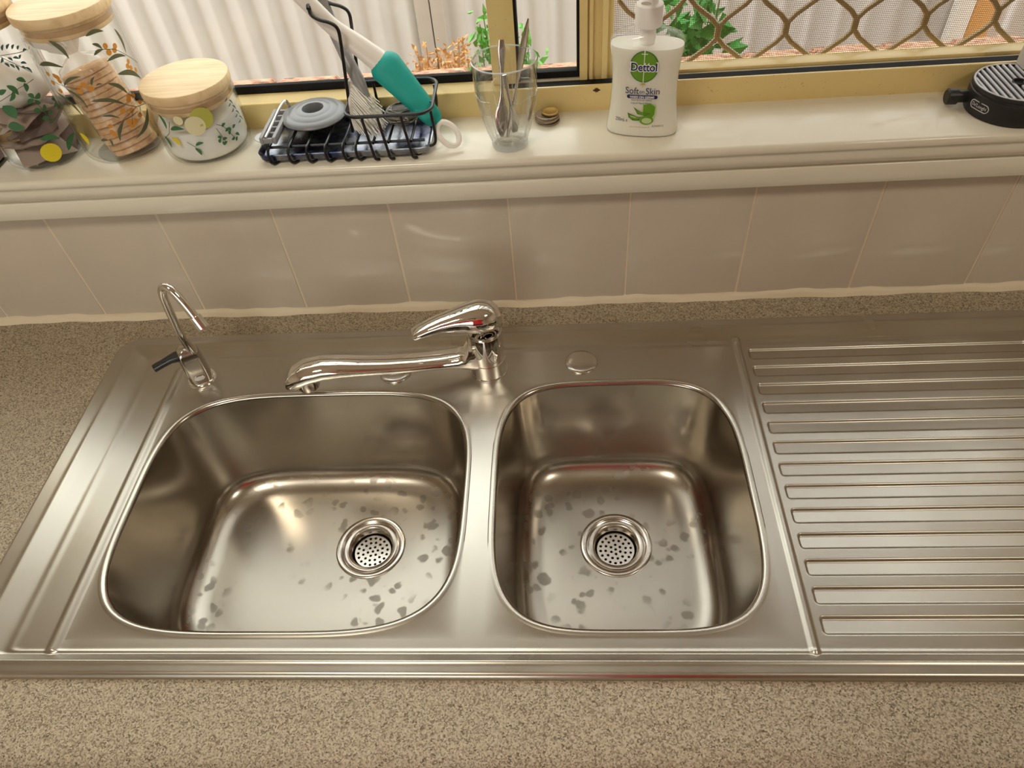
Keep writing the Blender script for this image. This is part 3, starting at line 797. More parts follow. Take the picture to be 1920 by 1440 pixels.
# body: squarish column with a flat front and domed top
rings = []
fdir = Vector((.45, -.89, 0)).normalized(); fs = Vector((-fdir.y, fdir.x, 0))
for z, hw, hd, fl_ in ((.004, .0142, .0142, .0135), (.008, .0146, .0144, .0130), (.020, .0146, .0144, .0118), (.040, .0142, .0140, .0112), (.050, .0134, .0132, .0106), (.0555, .0112, .0112, .0094), (.0585, .0070, .0075, .0066)):
    R = []
    for k in range(36):
        a = 2 * PI * k / 36; c, s = math.cos(a), math.sin(a)
        q = (abs(c) ** 3 + abs(s) ** 3) ** (-1 / 3)
        f_ = min(q * c * hd, fl_)
        R.append(Vector((FX, FY_, DECK + z)) + fdir * f_ + fs * (q * s * hw))
    rings.append(R)
V, F = loftg(rings)
fb = obj('body', V, F, M['chrome_dull'], ft, angle=38)
# white oval badge low on the flat face
bc = Vector((FX, FY_, DECK + .0135)) + fdir * .0126
R0 = [bc + fs * (.0066 * math.cos(2 * PI * k / 24)) + Vector((0, 0, .0034 * math.sin(2 * PI * k / 24))) for k in range(24)]
V, F = loftg([R0, [p + fdir * .0012 for p in R0]])
obj('badge', V, F, mat('badge_silver', (.75, .75, .76, 1), .2, .6), ft)
neck = smooth_path([(-.4700, -.1285, .052), (-.4712, -.1280, .068), (-.4738, -.1270, .084), (-.4715, -.1270, .108), (-.4690, -.1275, .132), (-.4662, -.1284, .150), (-.4600, -.1302, .1630), (-.4505, -.1335, .1640), (-.4425, -.1375, .1530), (-.4340, -.1430, .1370), (-.4282, -.1475, .1250)], 2)
nk = tube('gooseneck', neck, .0051, M['chrome'], ft, n=16)
e1 = Vector((-.4298, -.1463, .1285)); e2 = Vector((-.4232, -.1513, .1150))
tube('outlet_sleeve', [e1, e1 + (e2 - e1) * .03, e2], [.0066, .0072, .0072], M['chrome'], nk, n=24, angle=30)
tube('outlet_hole_shade', [e2 - (e2 - e1) * .02, e2 + (e2 - e1) * .015], .0056, M['hole_shade'], nk, n=18)  # solid dark plug, painted shade of the outlet opening
# lever of black plastic
A = Vector((-.4830, -.1300, .0505)); B = Vector((-.4960, -.1390, .0515)); Cc = Vector((-.5115, -.1500, .0490)); D_ = Vector((-.5140, -.1518, .0485))
LVR = tube('lever', [A, A * .5 + B * .5, B, B * .45 + Cc * .55, Cc, D_], [.0090, .0092, .0074, .0066, .0068, .0064], M['black_plastic'], ft, n=12, flat=.62, angle=50)

# ================================================================== GLASS STORAGE JARS
M['p_leaf'] = mat('print_leaf', srgb(92, 96, 68), .5); M['p_green'] = mat('print_green', srgb(62, 112, 70), .5); M['p_lgreen'] = mat('print_light_green', srgb(128, 156, 80), .5)
M['p_stem'] = mat('print_stem', srgb(84, 82, 62), .5); M['p_berry'] = mat('print_berry', srgb(206, 140, 50), .5); M['p_lemon'] = mat('print_lemon', srgb(226, 206, 40), .5)
M['p_olive'] = mat('print_olive', srgb(186, 184, 84), .5); M['p_cream'] = mat('print_cream', srgb(226, 218, 176), .5); M['p_pink'] = mat('print_pink', srgb(226, 138, 110), .5); M['p_blue'] = mat('print_blue', srgb(70, 108, 108), .5)
def decals(key, cx, cy, r, parent, leafm, lemonm):
    D = DECALS[key]; r = r + .00035
    P = lambda a, z: (cx + r * math.cos(a), cy + r * math.sin(a), SILL + z)
    def leafs(L, name, m, full=1.0):
        if not L: return
        mb = MB()
        for a0, z0, a1, z1, w in L:
            n = 9; ua, uz = (a1 - a0) * r, z1 - z0; ln = math.hypot(ua, uz) or 1e-6
            pa, pz = -uz / ln, ua / ln; V = []; F = []
            for i in range(n + 1):
                s = i / n; ww = w * full * math.sin(PI * s ** .85) ** .8 if 0 < s < 1 else 0
                bend = .12 * ln * math.sin(PI * s)
                A = a0 + (a1 - a0) * s + pa * bend / r; Z = z0 + uz * s + pz * bend
                V += [P(A + pa * ww / r, Z + pz * ww), P(A - pa * ww / r, Z - pz * ww)]
            for i in range(n): F.append((2 * i, 2 * i + 1, 2 * i + 3, 2 * i + 2))
            mb.add(V, F)
        tag(mb.build(name, m, parent), kind='stuff')
    def discs(L, name, m):
        if not L: return
        mb = MB()
        for a, z, q in L:
            n = 18; V = [P(a, z)]
            for k in range(n): V.append(P(a + q * math.cos(2 * PI * k / n) / r, z + q * math.sin(2 * PI * k / n)))
            mb.add(V, [(0, 1 + k, 1 + (k + 1) % n) for k in range(n)])
        tag(mb.build(name, m, parent), kind='stuff')
    leafs(D['leaf'], 'leaf_print', leafm); leafs(D['fern'], 'fern_print', M['p_blue']); leafs(D['bud'], 'bud_print', M['p_lemon']); leafs(D['pink'], 'grapefruit_print', M['p_pink'])
    discs(D['berry'], 'berry_print', M['p_berry']); discs(D['lemon'], 'lemon_print', lemonm)
    r += .0002; discs(D['cream'], 'slice_print', M['p_cream'])
    mb = MB()
    for s in D['stem']:
        for (a0, z0), (a1, z1) in zip(s, s[1:]):
            ua, uz = (a1 - a0) * r, z1 - z0; ln = math.hypot(ua, uz) or 1e-6; pa, pz = -uz / ln * .00032, ua / ln * .00032
            V = []; F = []
            for i in range(5):
                q = i / 4; V += [P(a0 + (a1 - a0) * q + pa / r, z0 + uz * q + pz), P(a0 + (a1 - a0) * q - pa / r, z0 + uz * q - pz)]
            for i in range(4): F.append((2 * i, 2 * i + 1, 2 * i + 3, 2 * i + 2))
            mb.add(V, F)
    tag(mb.build('stem_print', M['p_stem'], parent), kind='stuff')
def jar(cx, cy, r, h, lid_r, label, key, leafm, lemonm):
    """straight glass canister with a rounded foot and a two-step wooden lid; h = height of the lid's top"""
    j = empty('storage_jar', (cx, cy, SILL), label, 'jar', 'glass jars with wooden lids')
    ht = h - .0115; rb = .012
    prof = [(.0001, 0)] + [(r - rb + rb * math.sin(a), rb - rb * math.cos(a)) for a in [PI / 2 * k / 8 for k in range(9)]] + [(r, ht - .012), (r - .0006, ht - .004), (r - .0008, ht)]
    lathe('glass', prof, (cx, cy, SILL), M['jar_glass'], j, n=72, cap0=False, cap1=False, angle=60)
    inner = [(.0001, .0030)] + [(r - .002 - rb + rb * math.sin(a), .003 + rb - rb * math.cos(a)) for a in [PI / 2 * k / 6 for k in range(7)]] + [(r - .002, ht - .004), (r - .0012, ht)]
    lathe('glass_inside', inner, (cx, cy, SILL), M['jar_glass'], j, n=72, cap0=False, cap1=False, angle=60)
    lid = lathe('lid', [(lid_r - .0018, h - .0110), (lid_r - .0004, h - .0104), (lid_r, h - .0090), (lid_r, h - .0018), (lid_r - .0007, h - .0005), (lid_r - .0022, h)], (cx, cy, SILL), M['wood'], j, n=80)
    lathe('lid_plug', [(r - .0034, h - .0250), (r - .0026, h - .0242), (r - .0026, h - .0111)], (cx, cy, SILL), M['wood'], lid, n=64)
    lathe('lid_seal', [(r - .0027, h - .0205), (r - .0022, h - .0200), (r - .0022, h - .0150), (r - .0027, h - .0145)], (cx, cy, SILL), M['silicone'], lid, n=64, cap0=False, cap1=False)
    decals(key, cx, cy, r, j, leafm, lemonm)
    return j
J1 = (-.626, .034); J2 = (-.5279, .0441); J3 = (-.4189, .0308)
jar(*J1, .0466, .1780, .0460, 'tall glass jar with lemon and leaf prints, holding tea bags, at the left edge', '1', M['p_green'], M['p_lemon'])
jar(*J2, .0503, .1690, .0520, 'tall glass jar with olive leaf and orange berry prints, holding biscuits', '2', M['p_leaf'], M['p_berry'])
jar(*J3, .0498, .0862, .0498, 'short glass jar of white sugar with wooden lid', '3', M['p_green'], M['p_olive'])
# sugar
m = mat('sugar', srgb(250, 247, 240), .7, sss=.6); t = NT(m); t.bump(t.noise(900, 2), .4, .001); M['sugar'] = m
n = 56; V = []; F = []
prof = [(.0001, .0036), (.0340, .0036), (.0410, .0056), (.0455, .0100), (.0474, .0160), (.0474, .046)]
for rad, z in prof:
    for k in range(n):
        a = 2 * PI * k / n; zz = z + (.006 * math.sin(a + .6) if z > .04 else 0); V.append((J3[0] + rad * math.cos(a), J3[1] + rad * math.sin(a), SILL + zz))
for rad in (.040, .030, .020, .010, .0001):
    for k in range(n):
        a = 2 * PI * k / n; V.append((J3[0] + rad * math.cos(a), J3[1] + rad * math.sin(a), SILL + .046 + .006 * math.sin(a + .6) * rad / .047 + .004 * (1 - rad / .047) + .0015 * math.sin(5 * a + rad * 300) * rad / .04))
for j in range(len(prof) + 4):
    for k in range(n): F.append((j * n + k, j * n + (k + 1) % n, (j + 1) * n + (k + 1) % n, (j + 1) * n + k))
V, F = fix(V, F)
o = obj('sugar', V, F, M['sugar'], angle=50); tag(o, 'white sugar filling the short glass jar', 'sugar', kind='stuff')
# biscuits: a leaning stack in a tied clear bag
m = mat('biscuit', srgb(206, 156, 104), .85); t = NT(m)
t.set('Base Color', t.ramp(t.noise(120, 4, .7), [(.3, srgb(206, 150, 92)), (.55, srgb(236, 192, 140)), (.75, srgb(246, 214, 172))])); t.bump(t.noise(260, 3, .7), .5, .002); M['biscuit'] = m
nb = 34
def biscuit_mesh(R, Hh):
    V = []; F = []
    pr = [(.0001, 0), (R * .6, 0), (R * .95, .0003), (R, .0012), (R * .995, Hh - .0010), (R * .95, Hh - .0002), (R * .6, Hh), (.0001, Hh)]
    for rad, z in pr:
        for k in range(nb):
            a = 2 * PI * k / nb; q = rad * (1 + (.02 * math.cos(17 * a) if rad > R * .9 else 0)); V.append((q * math.cos(a), q * math.sin(a), z))
    for j in range(len(pr) - 1):
        for k in range(nb): F.append((j * nb + k, j * nb + (k + 1) % nb, (j + 1) * nb + (k + 1) % nb, (j + 1) * nb + k))
    return fix(V, F)
SB = Vector((-.5120, .0300, SILL + .0065)); ST = Vector((-.5345, .0420, SILL + .0985)); NBC = 14; stp = (ST - SB) / NBC
V, F = biscuit_mesh(.0270, .0066)
axis = (ST - SB).normalized(); q_ = Vector((0, 0, 1)).rotation_difference(axis)
bis0 = None
ORD = ['lowest', 'second lowest', 'third lowest', 'fourth lowest', 'fifth from the bottom', 'sixth from the bottom', 'seventh from the bottom', 'seventh from the top', 'sixth from the top', 'fifth from the top', 'fourth from the top', 'third from the top', 'second from the top', 'topmost']
for i in range(NBC):
    p = SB + stp * i + Vector((random.uniform(-.0008, .0008), random.uniform(-.0008, .0008), 0))
    if bis0 is None: b_ = obj('biscuit', V, F, M['biscuit'], origin=(0, 0, 0), angle=50); bis0 = b_
    else: b_ = bis0.copy(); link(b_)
    WL[b_] = p; b_.location = p; b_.rotation_mode = 'QUATERNION'; b_.rotation_quaternion = q_ @ Matrix.Rotation(random.uniform(-.03, .03), 3, 'X').to_quaternion() @ Matrix.Rotation(random.uniform(0, 6), 3, 'Z').to_quaternion()
    tag(b_, ORD[i] + ' golden biscuit of the bagged stack in the tall jar', 'biscuit', 'biscuits in the tall jar')
M['bag'] = clear_glass('clear_plastic_bag', (.97, .97, .97, 1), 1.5, .12, .16, (.95, .95, .95, 1))
M['bag_white'] = clear_glass('gathered_plastic_bag', (.95, .95, .95, 1), 1.5, .15, .85, (1, 1, 1, 1))
ax = q_ @ Vector((1, 0, 0)); ay = q_ @ Vector((0, 1, 0))
def bag_rings(spec, base, seed):
    rn = random.Random(seed); out_ = []
    for h, R, amp, drift in spec:
        ring = []
        for k in range(40):
            a = 2 * PI * k / 40
            q = R * (1 + amp * (math.sin(7 * a + h * 90) + .7 * math.sin(13 * a + h * 210 + seed) + .6 * rn.uniform(-1, 1)) * .5)
            ring.append(base + axis * h + ax * (q * math.cos(a)) + ay * (q * math.sin(a)) + Vector(drift) )
        out_.append(ring)
    return out_
Hs = (ST - SB).length
spec = [(.0, .0283, .01, (0, 0, 0)), (Hs * .3, .0288, .03, (0, 0, 0)), (Hs * .65, .0288, .03, (0, 0, 0)), (Hs * .97, .0286, .03, (0, 0, 0)), (Hs + .005, .0262, .06, (0, 0, 0)), (Hs + .010, .019, .15, (0, 0, 0)), (Hs + .0135, .0105, .25, (-.001, 0, 0)), (Hs + .016, .0058, .25, (-.002, 0, 0))]
V, F = loftg(bag_rings(spec, SB, 3), cap1=False)
bag = obj('biscuit_bag', V, F, M['bag'], angle=60); tag(bag, 'clear plastic bag tied around the stack of biscuits', 'bag')
spec = [(Hs + .016, .0058, .25, (-.002, 0, 0)), (Hs + .019, .0095, .35, (-.003, 0, 0)), (Hs + .025, .0140, .45, (-.005, .000, 0)), (Hs + .033, .0175, .5, (-.008, .000, 0)), (Hs + .042, .0190, .55, (-.011, .001, 0))]
V, F = loftg(bag_rings(spec, SB, 5), cap0=False, cap1=False)
obj('gathered_neck', V, F, M['bag_white'], bag, angle=70)
# tea bags and a crumpled white bag in the lemon jar
M['tea'] = mat('tea_bag_paper', srgb(172, 152, 140), .8); M['tea_d'] = mat('tea_bag_dark', srgb(120, 100, 90), .8)
def pillow(sx, sy, th_):
    V = []; F = []; n = 7
    for side in (1, -1):
        for j in range(n):
            for i in range(n):
                a, b = i / (n - 1) * 2 - 1, j / (n - 1) * 2 - 1
                V.append((a * sx, b * sy, side * th_ * max(0, (1 - a * a) * (1 - b * b)) ** .6 + .0006 * math.sin(5 * a + 3 * b)))
    for s in range(2):
        for j in range(n - 1):
            for i in range(n - 1):
                q = s * n * n + j * n + i; F.append((q, q + 1, q + n + 1, q + n) if s == 0 else (q, q + n, q + n + 1, q + 1))
    return V, F
V, F = pillow(.0225, .0180, .0050); tb = []
rn = random.Random(11)
for i in range(28):
    a = i * 2.4; rad = .0205 if i % 4 else .006
    loc = Vector((J1[0] + rad * math.cos(a), J1[1] + rad * math.sin(a), SILL + .010 + .0020 * i))
    o = obj('tea_bag', V, F, M['tea'] if i % 3 else M['tea_d'], origin=(0, 0, 0), angle=70) if i < 3 else tb[i % 3].copy()
    if i >= 3: link(o)
    tb.append(o); WL[o] = loc; o.location = loc
    o.rotation_euler = (rn.uniform(-.45, .45), rn.uniform(-.45, .45), rn.uniform(0, 6))
    tag(o, 'brown paper tea bag heaped in the lemon print jar', 'tea bag', 'tea bags in the lemon jar')
V, F = latheg([(.0001, .0), (.020, .002), (.034, .012), (.036, .024), (.028, .036), (.016, .044), (.0001, .048)], (0, 0, 0), 30, False, False)
rn = random.Random(2)
V = [(J1[0] + .004 + x * (1 + .10 * math.sin(9 * z * 100 + x * 300)), J1[1] + y * (1 + .10 * math.sin(y * 400 + z * 200)), SILL + .066 + z + .003 * math.sin(x * 260) * math.cos(y * 240)) for x, y, z in V]
V, F = fix(V, F)
o = obj('crumpled_bag', V, F, mat('white_plastic', srgb(236, 230, 224), .4), angle=80); tag(o, 'crumpled white plastic bag on top of the tea bags', 'bag')
# dark red square tin at the left edge of the ledge
tin = empty('square_jar', (-.722, -.015, SILL), 'dark red square jar at the far left end of the ledge', 'jar')
box('jar_body', -.770, -.6785, -.0200, .0262, SILL + .0035, SILL + .10, mat('dark_red_glass', srgb(86, 18, 16), .12), tin, bev=.003)
box('jar_foot', -.7695, -.6780, -.0205, .0267, SILL, SILL + .0034, mat('green_glass_foot', srgb(70, 74, 52), .2), tin, bev=.001)
box('jar_lid', -.771, -.6775, -.0210, .0272, SILL + .1003, SILL + .115, M['wood'], tin, bev=.003)

# ================================================================== WIRE SINK CADDY
CD = (-.345, -.145, -.0185, .0675)      # x0 x1 y0 y1 of the tray
cad = empty('wire_caddy', (-.245, .025, SILL), 'black wire sink caddy standing on its drip tray', 'caddy')
ZW = SILL + .0205        # wire floor
def rrect(x0, x1, y0, y1, r, z, n=6):
    P = []
    for cx, cy, a0 in ((x1 - r, y1 - r, 0), (x0 + r, y1 - r, 90), (x0 + r, y0 + r, 180), (x1 - r, y0 + r, 270)):
        for k in range(n + 1):
            a = math.radians(a0 + 90 * k / n); P.append((cx + r * math.cos(a), cy + r * math.sin(a), z))
    return P
WR = .00165
ribs = [-.3290, -.3055, -.2840, -.2625, -.2420, -.2270, -.2075, -.1900, -.1640]
for x in ribs:
    tall = x > -.225
    pts = [(x, .0655, ZW + .002), (x, .0655, ZW), (x, -.0080, ZW), (x - .001, -.0175, ZW - .001), (x - .001, -.0230, ZW - .006), (x, -.0245, SILL + .0065), (x + .002, -.0205, SILL + .0020), (x + .006, -.0145, SILL + .0018)]
    if not tall: tube('wire_rib', smooth_path(pts, 2), WR, M['black_wire'], cad, n=8)
    else:
        tube('wire_post', smooth_path([(x + .004, -.0205, SILL + .0018), (x, -.0245, SILL + .004), (x - .001, -.0235, SILL + .014), (x - .006, -.0190, SILL + .048), (x - .006, -.0175, SILL + .0520)], 2), WR, M['black_wire'], cad, n=8)
        tube('wire_rib', smooth_path([(x, .0655, ZW), (x, -.0180, ZW)], 1), WR, M['black_wire'], cad, n=8)
for yy in (.0655, -.0100): tube('wire_bar', [(-.334, yy, ZW - .0033), (-.150, yy, ZW - .0033)], WR, M['black_wire'], cad, n=8)
for xx in (-.334, -.150):
    tube('wire_foot', smooth_path([(xx, .0655, ZW - .0033), (xx, .0690, ZW - .010), (xx, .0672, SILL + .0018)], 2), WR, M['black_wire'], cad, n=8)
RZ = SILL + .0525
tube('upper_ring', smooth_path(rrect(-.2340, -.1370, -.0185, .0660, .016, RZ), 1, True), .0021, M['black_wire'], cad, n=8, closed=True)
for x, y, dx in ((-.1400, .050, .000), (-.1400, .010, .002), (-.166, .0655, 0), (-.184, .0655, 0), (-.214, .0655, 0)):
    tube('wire_post', smooth_path([(x, y, RZ), (x + dx, y, RZ - .025), (x - (.004 if x > -.15 else 0), y, ZW)], 2), WR, M['black_wire'], cad, n=8)
tube('wire_post', smooth_path([(-.139, -.006, RZ), (-.137, -.008, SILL + .02), (-.139, -.010, SILL + .010), (-.150, -.010, SILL + .009)], 2), WR, M['black_wire'], cad, n=8)
for y, kx in ((.010, 0), (.052, .004)):
    tube('hook_wire', smooth_path([(-.2360 + kx, y, ZW), (-.2320 + kx, y, RZ), (-.2245 + kx, y, SILL + .122), (-.2235 + kx, y, SILL + .136), (-.2305 + kx, y, SILL + .142), (-.243 + kx, y + .001, SILL + .145), (-.251 + kx, y + .004, SILL + .150), (-.251 + kx, y + .010, SILL + .156)], 2), .0019, M['black_wire'], cad, n=8)
tube('hook_bar', smooth_path([(-.251, .014, SILL + .155), (-.252, .020, SILL + .158), (-.250, .044, SILL + .158), (-.247, .056, SILL + .155)], 2), .0019, M['black_wire'], cad, n=8)
# drip tray
m = mat('tray_metal', (.30, .31, .36, 1), .22, .85); t = NT(m)
t.set('Base Color', t.ramp(t.noise(28, 3), [(.38, (.04, .05, .11, 1)), (.62, (.30, .31, .34, 1))])); t.set('Roughness', t.ramp(t.noise(60, 3), [(.3, .15), (.7, .35)]))
dt = empty('drip_tray', (-.245, .0245, SILL), 'shallow dark metal drip tray under the wire caddy', 'tray')
rgs = [rrect(*q, SILL + z) for q, z in (((-.341, -.149, -.0145, .0635, .010), .0042), ((-.345, -.145, -.0185, .0675, .012), .0050), ((-.3465, -.1435, -.0200, .0690, .013), .0120), ((-.3450, -.1450, -.0185, .0675, .012), .0126), ((-.3435, -.1465, -.0170, .0660, .011), .0115), ((-.3410, -.1490, -.0145, .0635, .010), .0075))]
V, F = loftg(rgs)
obj('tray_pan', V, F, [m], dt, angle=50)
lathe('tray_tab', [(.012, .0085), (.0125, .0092), (.012, .0100)], (-.3495, .030, SILL), mat('tab_grey', srgb(206, 208, 210), .35), dt, n=28)
for xx in (-.33, -.16):
    for yy in (-.008, .057): lathe('rubber_foot', [(.005, 0), (.005, .0044)], (xx, yy, SILL), M['black_plastic'], dt, n=14)
# rubber plug resting on the wires
m = mat('grey_rubber', (.20, .205, .215, 1), .32); M['rubber'] = m
plug = empty('sink_plug', (-.2860, .0420, ZW + .0018), 'round grey rubber sink plug lying on the wire caddy', 'sink plug')
V, F = latheg([(.0360, .0060), (.0378, .0068), (.0386, .0082), (.0378, .0096), (.0350, .0112), (.0318, .0126), (.0300, .0124), (.0288, .0132), (.0225, .0150), (.0212, .0148), (.0200, .0154), (.0142, .0164), (.0128, .0160), (.0118, .0120), (.0116, .0040)], (-.286, .042, ZW), 64, False, False)
V, F = fix(V, F); obj('flange', V, F, M['rubber'], plug, angle=45)
lathe('stopper', [(.0116, .0018), (.0250, .0018), (.0265, .0040), (.0270, .0062), (.0360, .0062)], (-.286, .042, ZW), M['black_plastic'], plug, n=48, cap0=True, cap1=False)
lathe('socket', [(.0117, .0042), (.0001, .0040)], (-.286, .042, ZW), M['hole_shade'], plug, n=32, cap0=False, cap1=False)
# grey slotted scraper lying along the left end
sc = empty('slotted_scraper', (-.3290, .020, ZW), 'grey slotted plastic scraper along the left end of the caddy', 'scraper')
M['grey_pl'] = mat('grey_plastic', srgb(150, 150, 152), .4)
for xa in (-.3385, -.3235): box('side_bar', xa, xa + .0042, -.013, .056, ZW + .0019, ZW + .0105, M['grey_pl'], sc, bev=.001)
for k in range(6): box('rung', -.3343, -.3235, -.013 + k * .0132, -.0098 + k * .0132, ZW + .0030, ZW + .0090, M['grey_pl'], sc, bev=.0006)
tube('wire_grip', smooth_path([(-.331, -.0120, ZW + .0100), (-.3285, .010, ZW + .013), (-.324, .050, ZW + .020), (-.320, .0585, ZW + .019), (-.3195, .0590, ZW + .008)], 2), .0017, M['chrome_dull'], sc, n=8)
# steel wool
o_rn = random.Random(9); mb = MB()
wc = Vector((-.178, .024, ZW + .0120))
for i in range(70):
    pts = []; a = o_rn.uniform(0, 6.28); b_ = o_rn.uniform(-1, 1)
    for k in range(14):
        a += o_rn.uniform(.2, .8); b_ += o_rn.uniform(-.25, .25); b_ = max(-1, min(1, b_)); rr2 = o_rn.uniform(.75, 1.0)
        pts.append(wc + Vector((.021 * math.cos(a) * rr2 * math.sqrt(max(0, 1 - .7 * b_ * b_)), .019 * math.sin(a) * rr2 * math.sqrt(max(0, 1 - .7 * b_ * b_)), .0095 * b_)))
    mb.add(*tubeg(smooth_path(pts, 1), .0005, 4))
M['wool'] = mat('steel_wool', (.30, .28, .25, 1), .5, .7)
sw = empty('steel_wool', (-.178, .024, ZW + .0018), 'grey steel wool pad lying in the caddy', 'scourer')
o = mb.build('wire_strands', M['wool'], sw); tag(o, kind='stuff')
V, F = latheg([(.0001, -.0085), (.012, -.0075), (.0175, -.003), (.0175, .003), (.012, .007), (.0001, .008)], wc, 24, False, False)
V, F = fix(V, F); obj('wool_core', V, F, mat('wool_core', (.10, .095, .085, 1), .7, .5), sw)
# ------------------------------------------------------------------ dish brushes
M['white_pl'] = mat('white_plastic_handle', srgb(246, 240, 232), .3); M['teal'] = mat('teal_rubber', srgb(14, 166, 156), .55)
t = NT(M['teal']); t.bump(t.noise(900, 2), .3, .0006)
def lerp(P, T):
    """point on a polyline by index"""
    i = min(int(T), len(P) - 2); f = T - i; return Vector(P[i]) * (1 - f) + Vector(P[i + 1]) * f
A = Vector((-.1225, -.0030, SILL + .0175)); C1 = Vector((-.1915, .0295, SILL + .0920)); B = A * .72 + C1 * .28; D1 = Vector((-.2330, .0270, SILL + .1290)); E1 = Vector((-.2620, .0220, SILL + .1710))
bru = empty('teal_dish_brush', A, 'white dish brush with teal rubber grip leaning in the caddy', 'brush')
ax1 = (C1 - B).normalized()
view = Vector((.30, -.75, .60)).normalized()
# grip (wide, slightly flattened), neck tapering to the head
gs = []; gr = []
for k in range(25):
    f = k / 24; gs.append(A * (1 - f) * 1.0 + C1 * f if k else A.copy())
gs = [A + (C1 - A) * (.17 + .88 * k / 24) for k in range(25)]
def grip_r(f):
    w_ = .0105 + .0085 * min(1, 1.2 * f)
    if f < .10: w_ *= math.sqrt(max(.3, 1 - ((.10 - f) / .10) ** 2 * .7))
    if f > .84: w_ *= math.sqrt(max(.02, 1 - ((f - .84) / .16) ** 2))
    return w_
tube('grip', gs, [grip_r(k / 24) for k in range(25)], M['teal'], bru, n=20, flat=.62, up=view)
nk_ = smooth_path([A * .22 + C1 * .78, A * .08 + C1 * .92, C1 * .55 + D1 * .45, D1, D1 * .5 + E1 * .5, E1], 2)
tube('neck', nk_, [.0158 - .0068 * min(1, i / 14) for i in range(len(nk_))], M['white_pl'], bru, n=16, flat=.62, up=view)
# hanging loop
cl = A + (C1 - A) * .015; sd = ax1.cross(view).normalized(); ad = (B - A).normalized()
lp = [cl + ad * (.0150 * math.cos(a)) + sd * (.0098 * math.sin(a)) for a in [2 * PI * k / 24 for k in range(24)]]
tube('hanging_loop', lp, .0032, M['white_pl'], bru, n=10, closed=True)
hdv = (E1 - D1).normalized(); hc = E1 + hdv * .030
tube('head', [E1 - hdv * .004, E1 + hdv * .006, hc, hc + hdv * .022, hc + hdv * .028], [.007, .013, .019, .016, .008], M['white_pl'], bru, n=16, flat=.4, up=view)
mb = MB(); rn = random.Random(4)
for i in range(120):
    p = hc + hdv * rn.uniform(-.018, .018) + sd * rn.uniform(-.013, .013); d = (view * -1 + Vector((rn.uniform(-.12, .12), rn.uniform(-.12, .12), rn.uniform(-.12, .12)))).normalized()
    mb.add(*tubeg([p, p + d * .024], .0006, 4))
M['bristle'] = mat('bristles', srgb(250, 248, 240), .45)
o = mb.build('bristles', M['bristle'], bru); tag(o, kind='stuff')
# second brush: head down, fan of white bristles, grey handle
H0 = Vector((-.2290, .0120, ZW + .0030)); H1 = Vector((-.2255, .0215, SILL + .0760)); H2 = Vector((-.2375, .0450, SILL + .1130)); H3 = Vector((-.2490, .0540, SILL + .1560))
br2 = empty('white_bristle_brush', H0, 'white bristled brush with grey handle standing head down in the caddy', 'brush')
fd = Vector((.86, -.38, -.34)).normalized()     # the way the bristles point
rings = []
for k in range(8):
    q = k / 7; p = H0 * (1 - q) + H1 * q; hw = .0030 + .0055 * math.sin(PI * (.12 + .8 * q)); 
    s1 = (H1 - H0).normalized().cross(fd).normalized()
    rings.append([p + fd * (.0032 * math.cos(2 * PI * j / 14)) + s1 * (hw * 1.5 * math.sin(2 * PI * j / 14)) for j in range(14)])
V, F = loftg(rings); obj('head', V, F, M['white_pl'], br2, angle=60)
mb = MB(); rn = random.Random(8); s1 = (H1 - H0).normalized().cross(fd).normalized(); al = (H1 - H0).normalized()
for i in range(15):
    for j in range(7):
        q = .04 + .90 * i / 14; p = H0 * (1 - q) + H1 * q + s1 * ((j - 3) * .0027) * (1 if .1 < q < .9 else .6)
        d = (fd + al * (-.55 + .25 * q) + s1 * (j - 3) * .05 + Vector((rn.uniform(-.05, .05), rn.uniform(-.05, .05), rn.uniform(-.05, .05)))).normalized()
        L = (.026 + .016 * math.sin(PI * q)) * rn.uniform(.92, 1.06)
        if p.z + d.z * L < ZW + .003: L = max(.004, (p.z - ZW - .003) / max(1e-3, -d.z))
        mb.add(*tubeg([p + fd * .002, p + d * L * .55, p + d * L + Vector((0, 0, -.001))], [.00085, .0008, .0006], 5))
o = mb.build('bristles', M['bristle'], br2); tag(o, 'white bristles', kind='stuff')
M['grey_h'] = mat('grey_handle', srgb(148, 146, 146), .3)
hp_ = smooth_path([H1 + Vector((.016, -.010, -.030)), H1 + Vector((.012, -.006, -.010)), H1 * .6 + H2 * .4 + Vector((.004, -.002, 0)), H2, H3], 2)
tube('handle', hp_, [.0012 + .0058 * min(1, i / 7) for i in range(len(hp_))], M['grey_h'], br2, n=14, flat=.7, up=view)

# ================================================================== TUMBLER WITH CUTLERY
TC = Vector((-.0542, .0012, SILL)); NF = 9
def tumbler_rings():
    out_ = []; N = 90
    def ring(z, R, flute): return [(TC.x + (R * (1 - flute * (abs(math.sin(NF * a / 2)) ** .7))) * math.cos(a), TC.y + (R * (1 - flute * (abs(math.sin(NF * a / 2)) ** .7))) * math.sin(a), TC.z + z) for a in [2 * PI * k / N for k in range(N)]]
    for z, R, f in ((.0, .0185, .0), (.0006, .0198, .0), (.004, .0206, .02), (.0075, .0204, .02), (.010, .0212, .05), (.020, .0246, .085), (.035, .0284, .085), (.050, .0316, .075), (.062, .0336, .04), (.066, .0336, .0), (.080, .0346, 0), (.096, .0352, 0), (.0980, .0350, 0), (.0984, .0342, 0), (.0978, .0335, 0)): out_.append(ring(z, R, f))
    for z, R in ((.080, .0326), (.064, .0312), (.050, .0288), (.035, .0256), (.020, .0216), (.013, .0190), (.0105, .0150), (.0098, .006)): out_.append(ring(z, R, 0))
    return out_
V, F = loftg(tumbler_rings())
tum = empty('glass_tumbler', TC, 'clear fluted glass tumbler holding cutlery', 'glass')
obj('glass_wall', V, F, M['tumbler'], tum, angle=50)
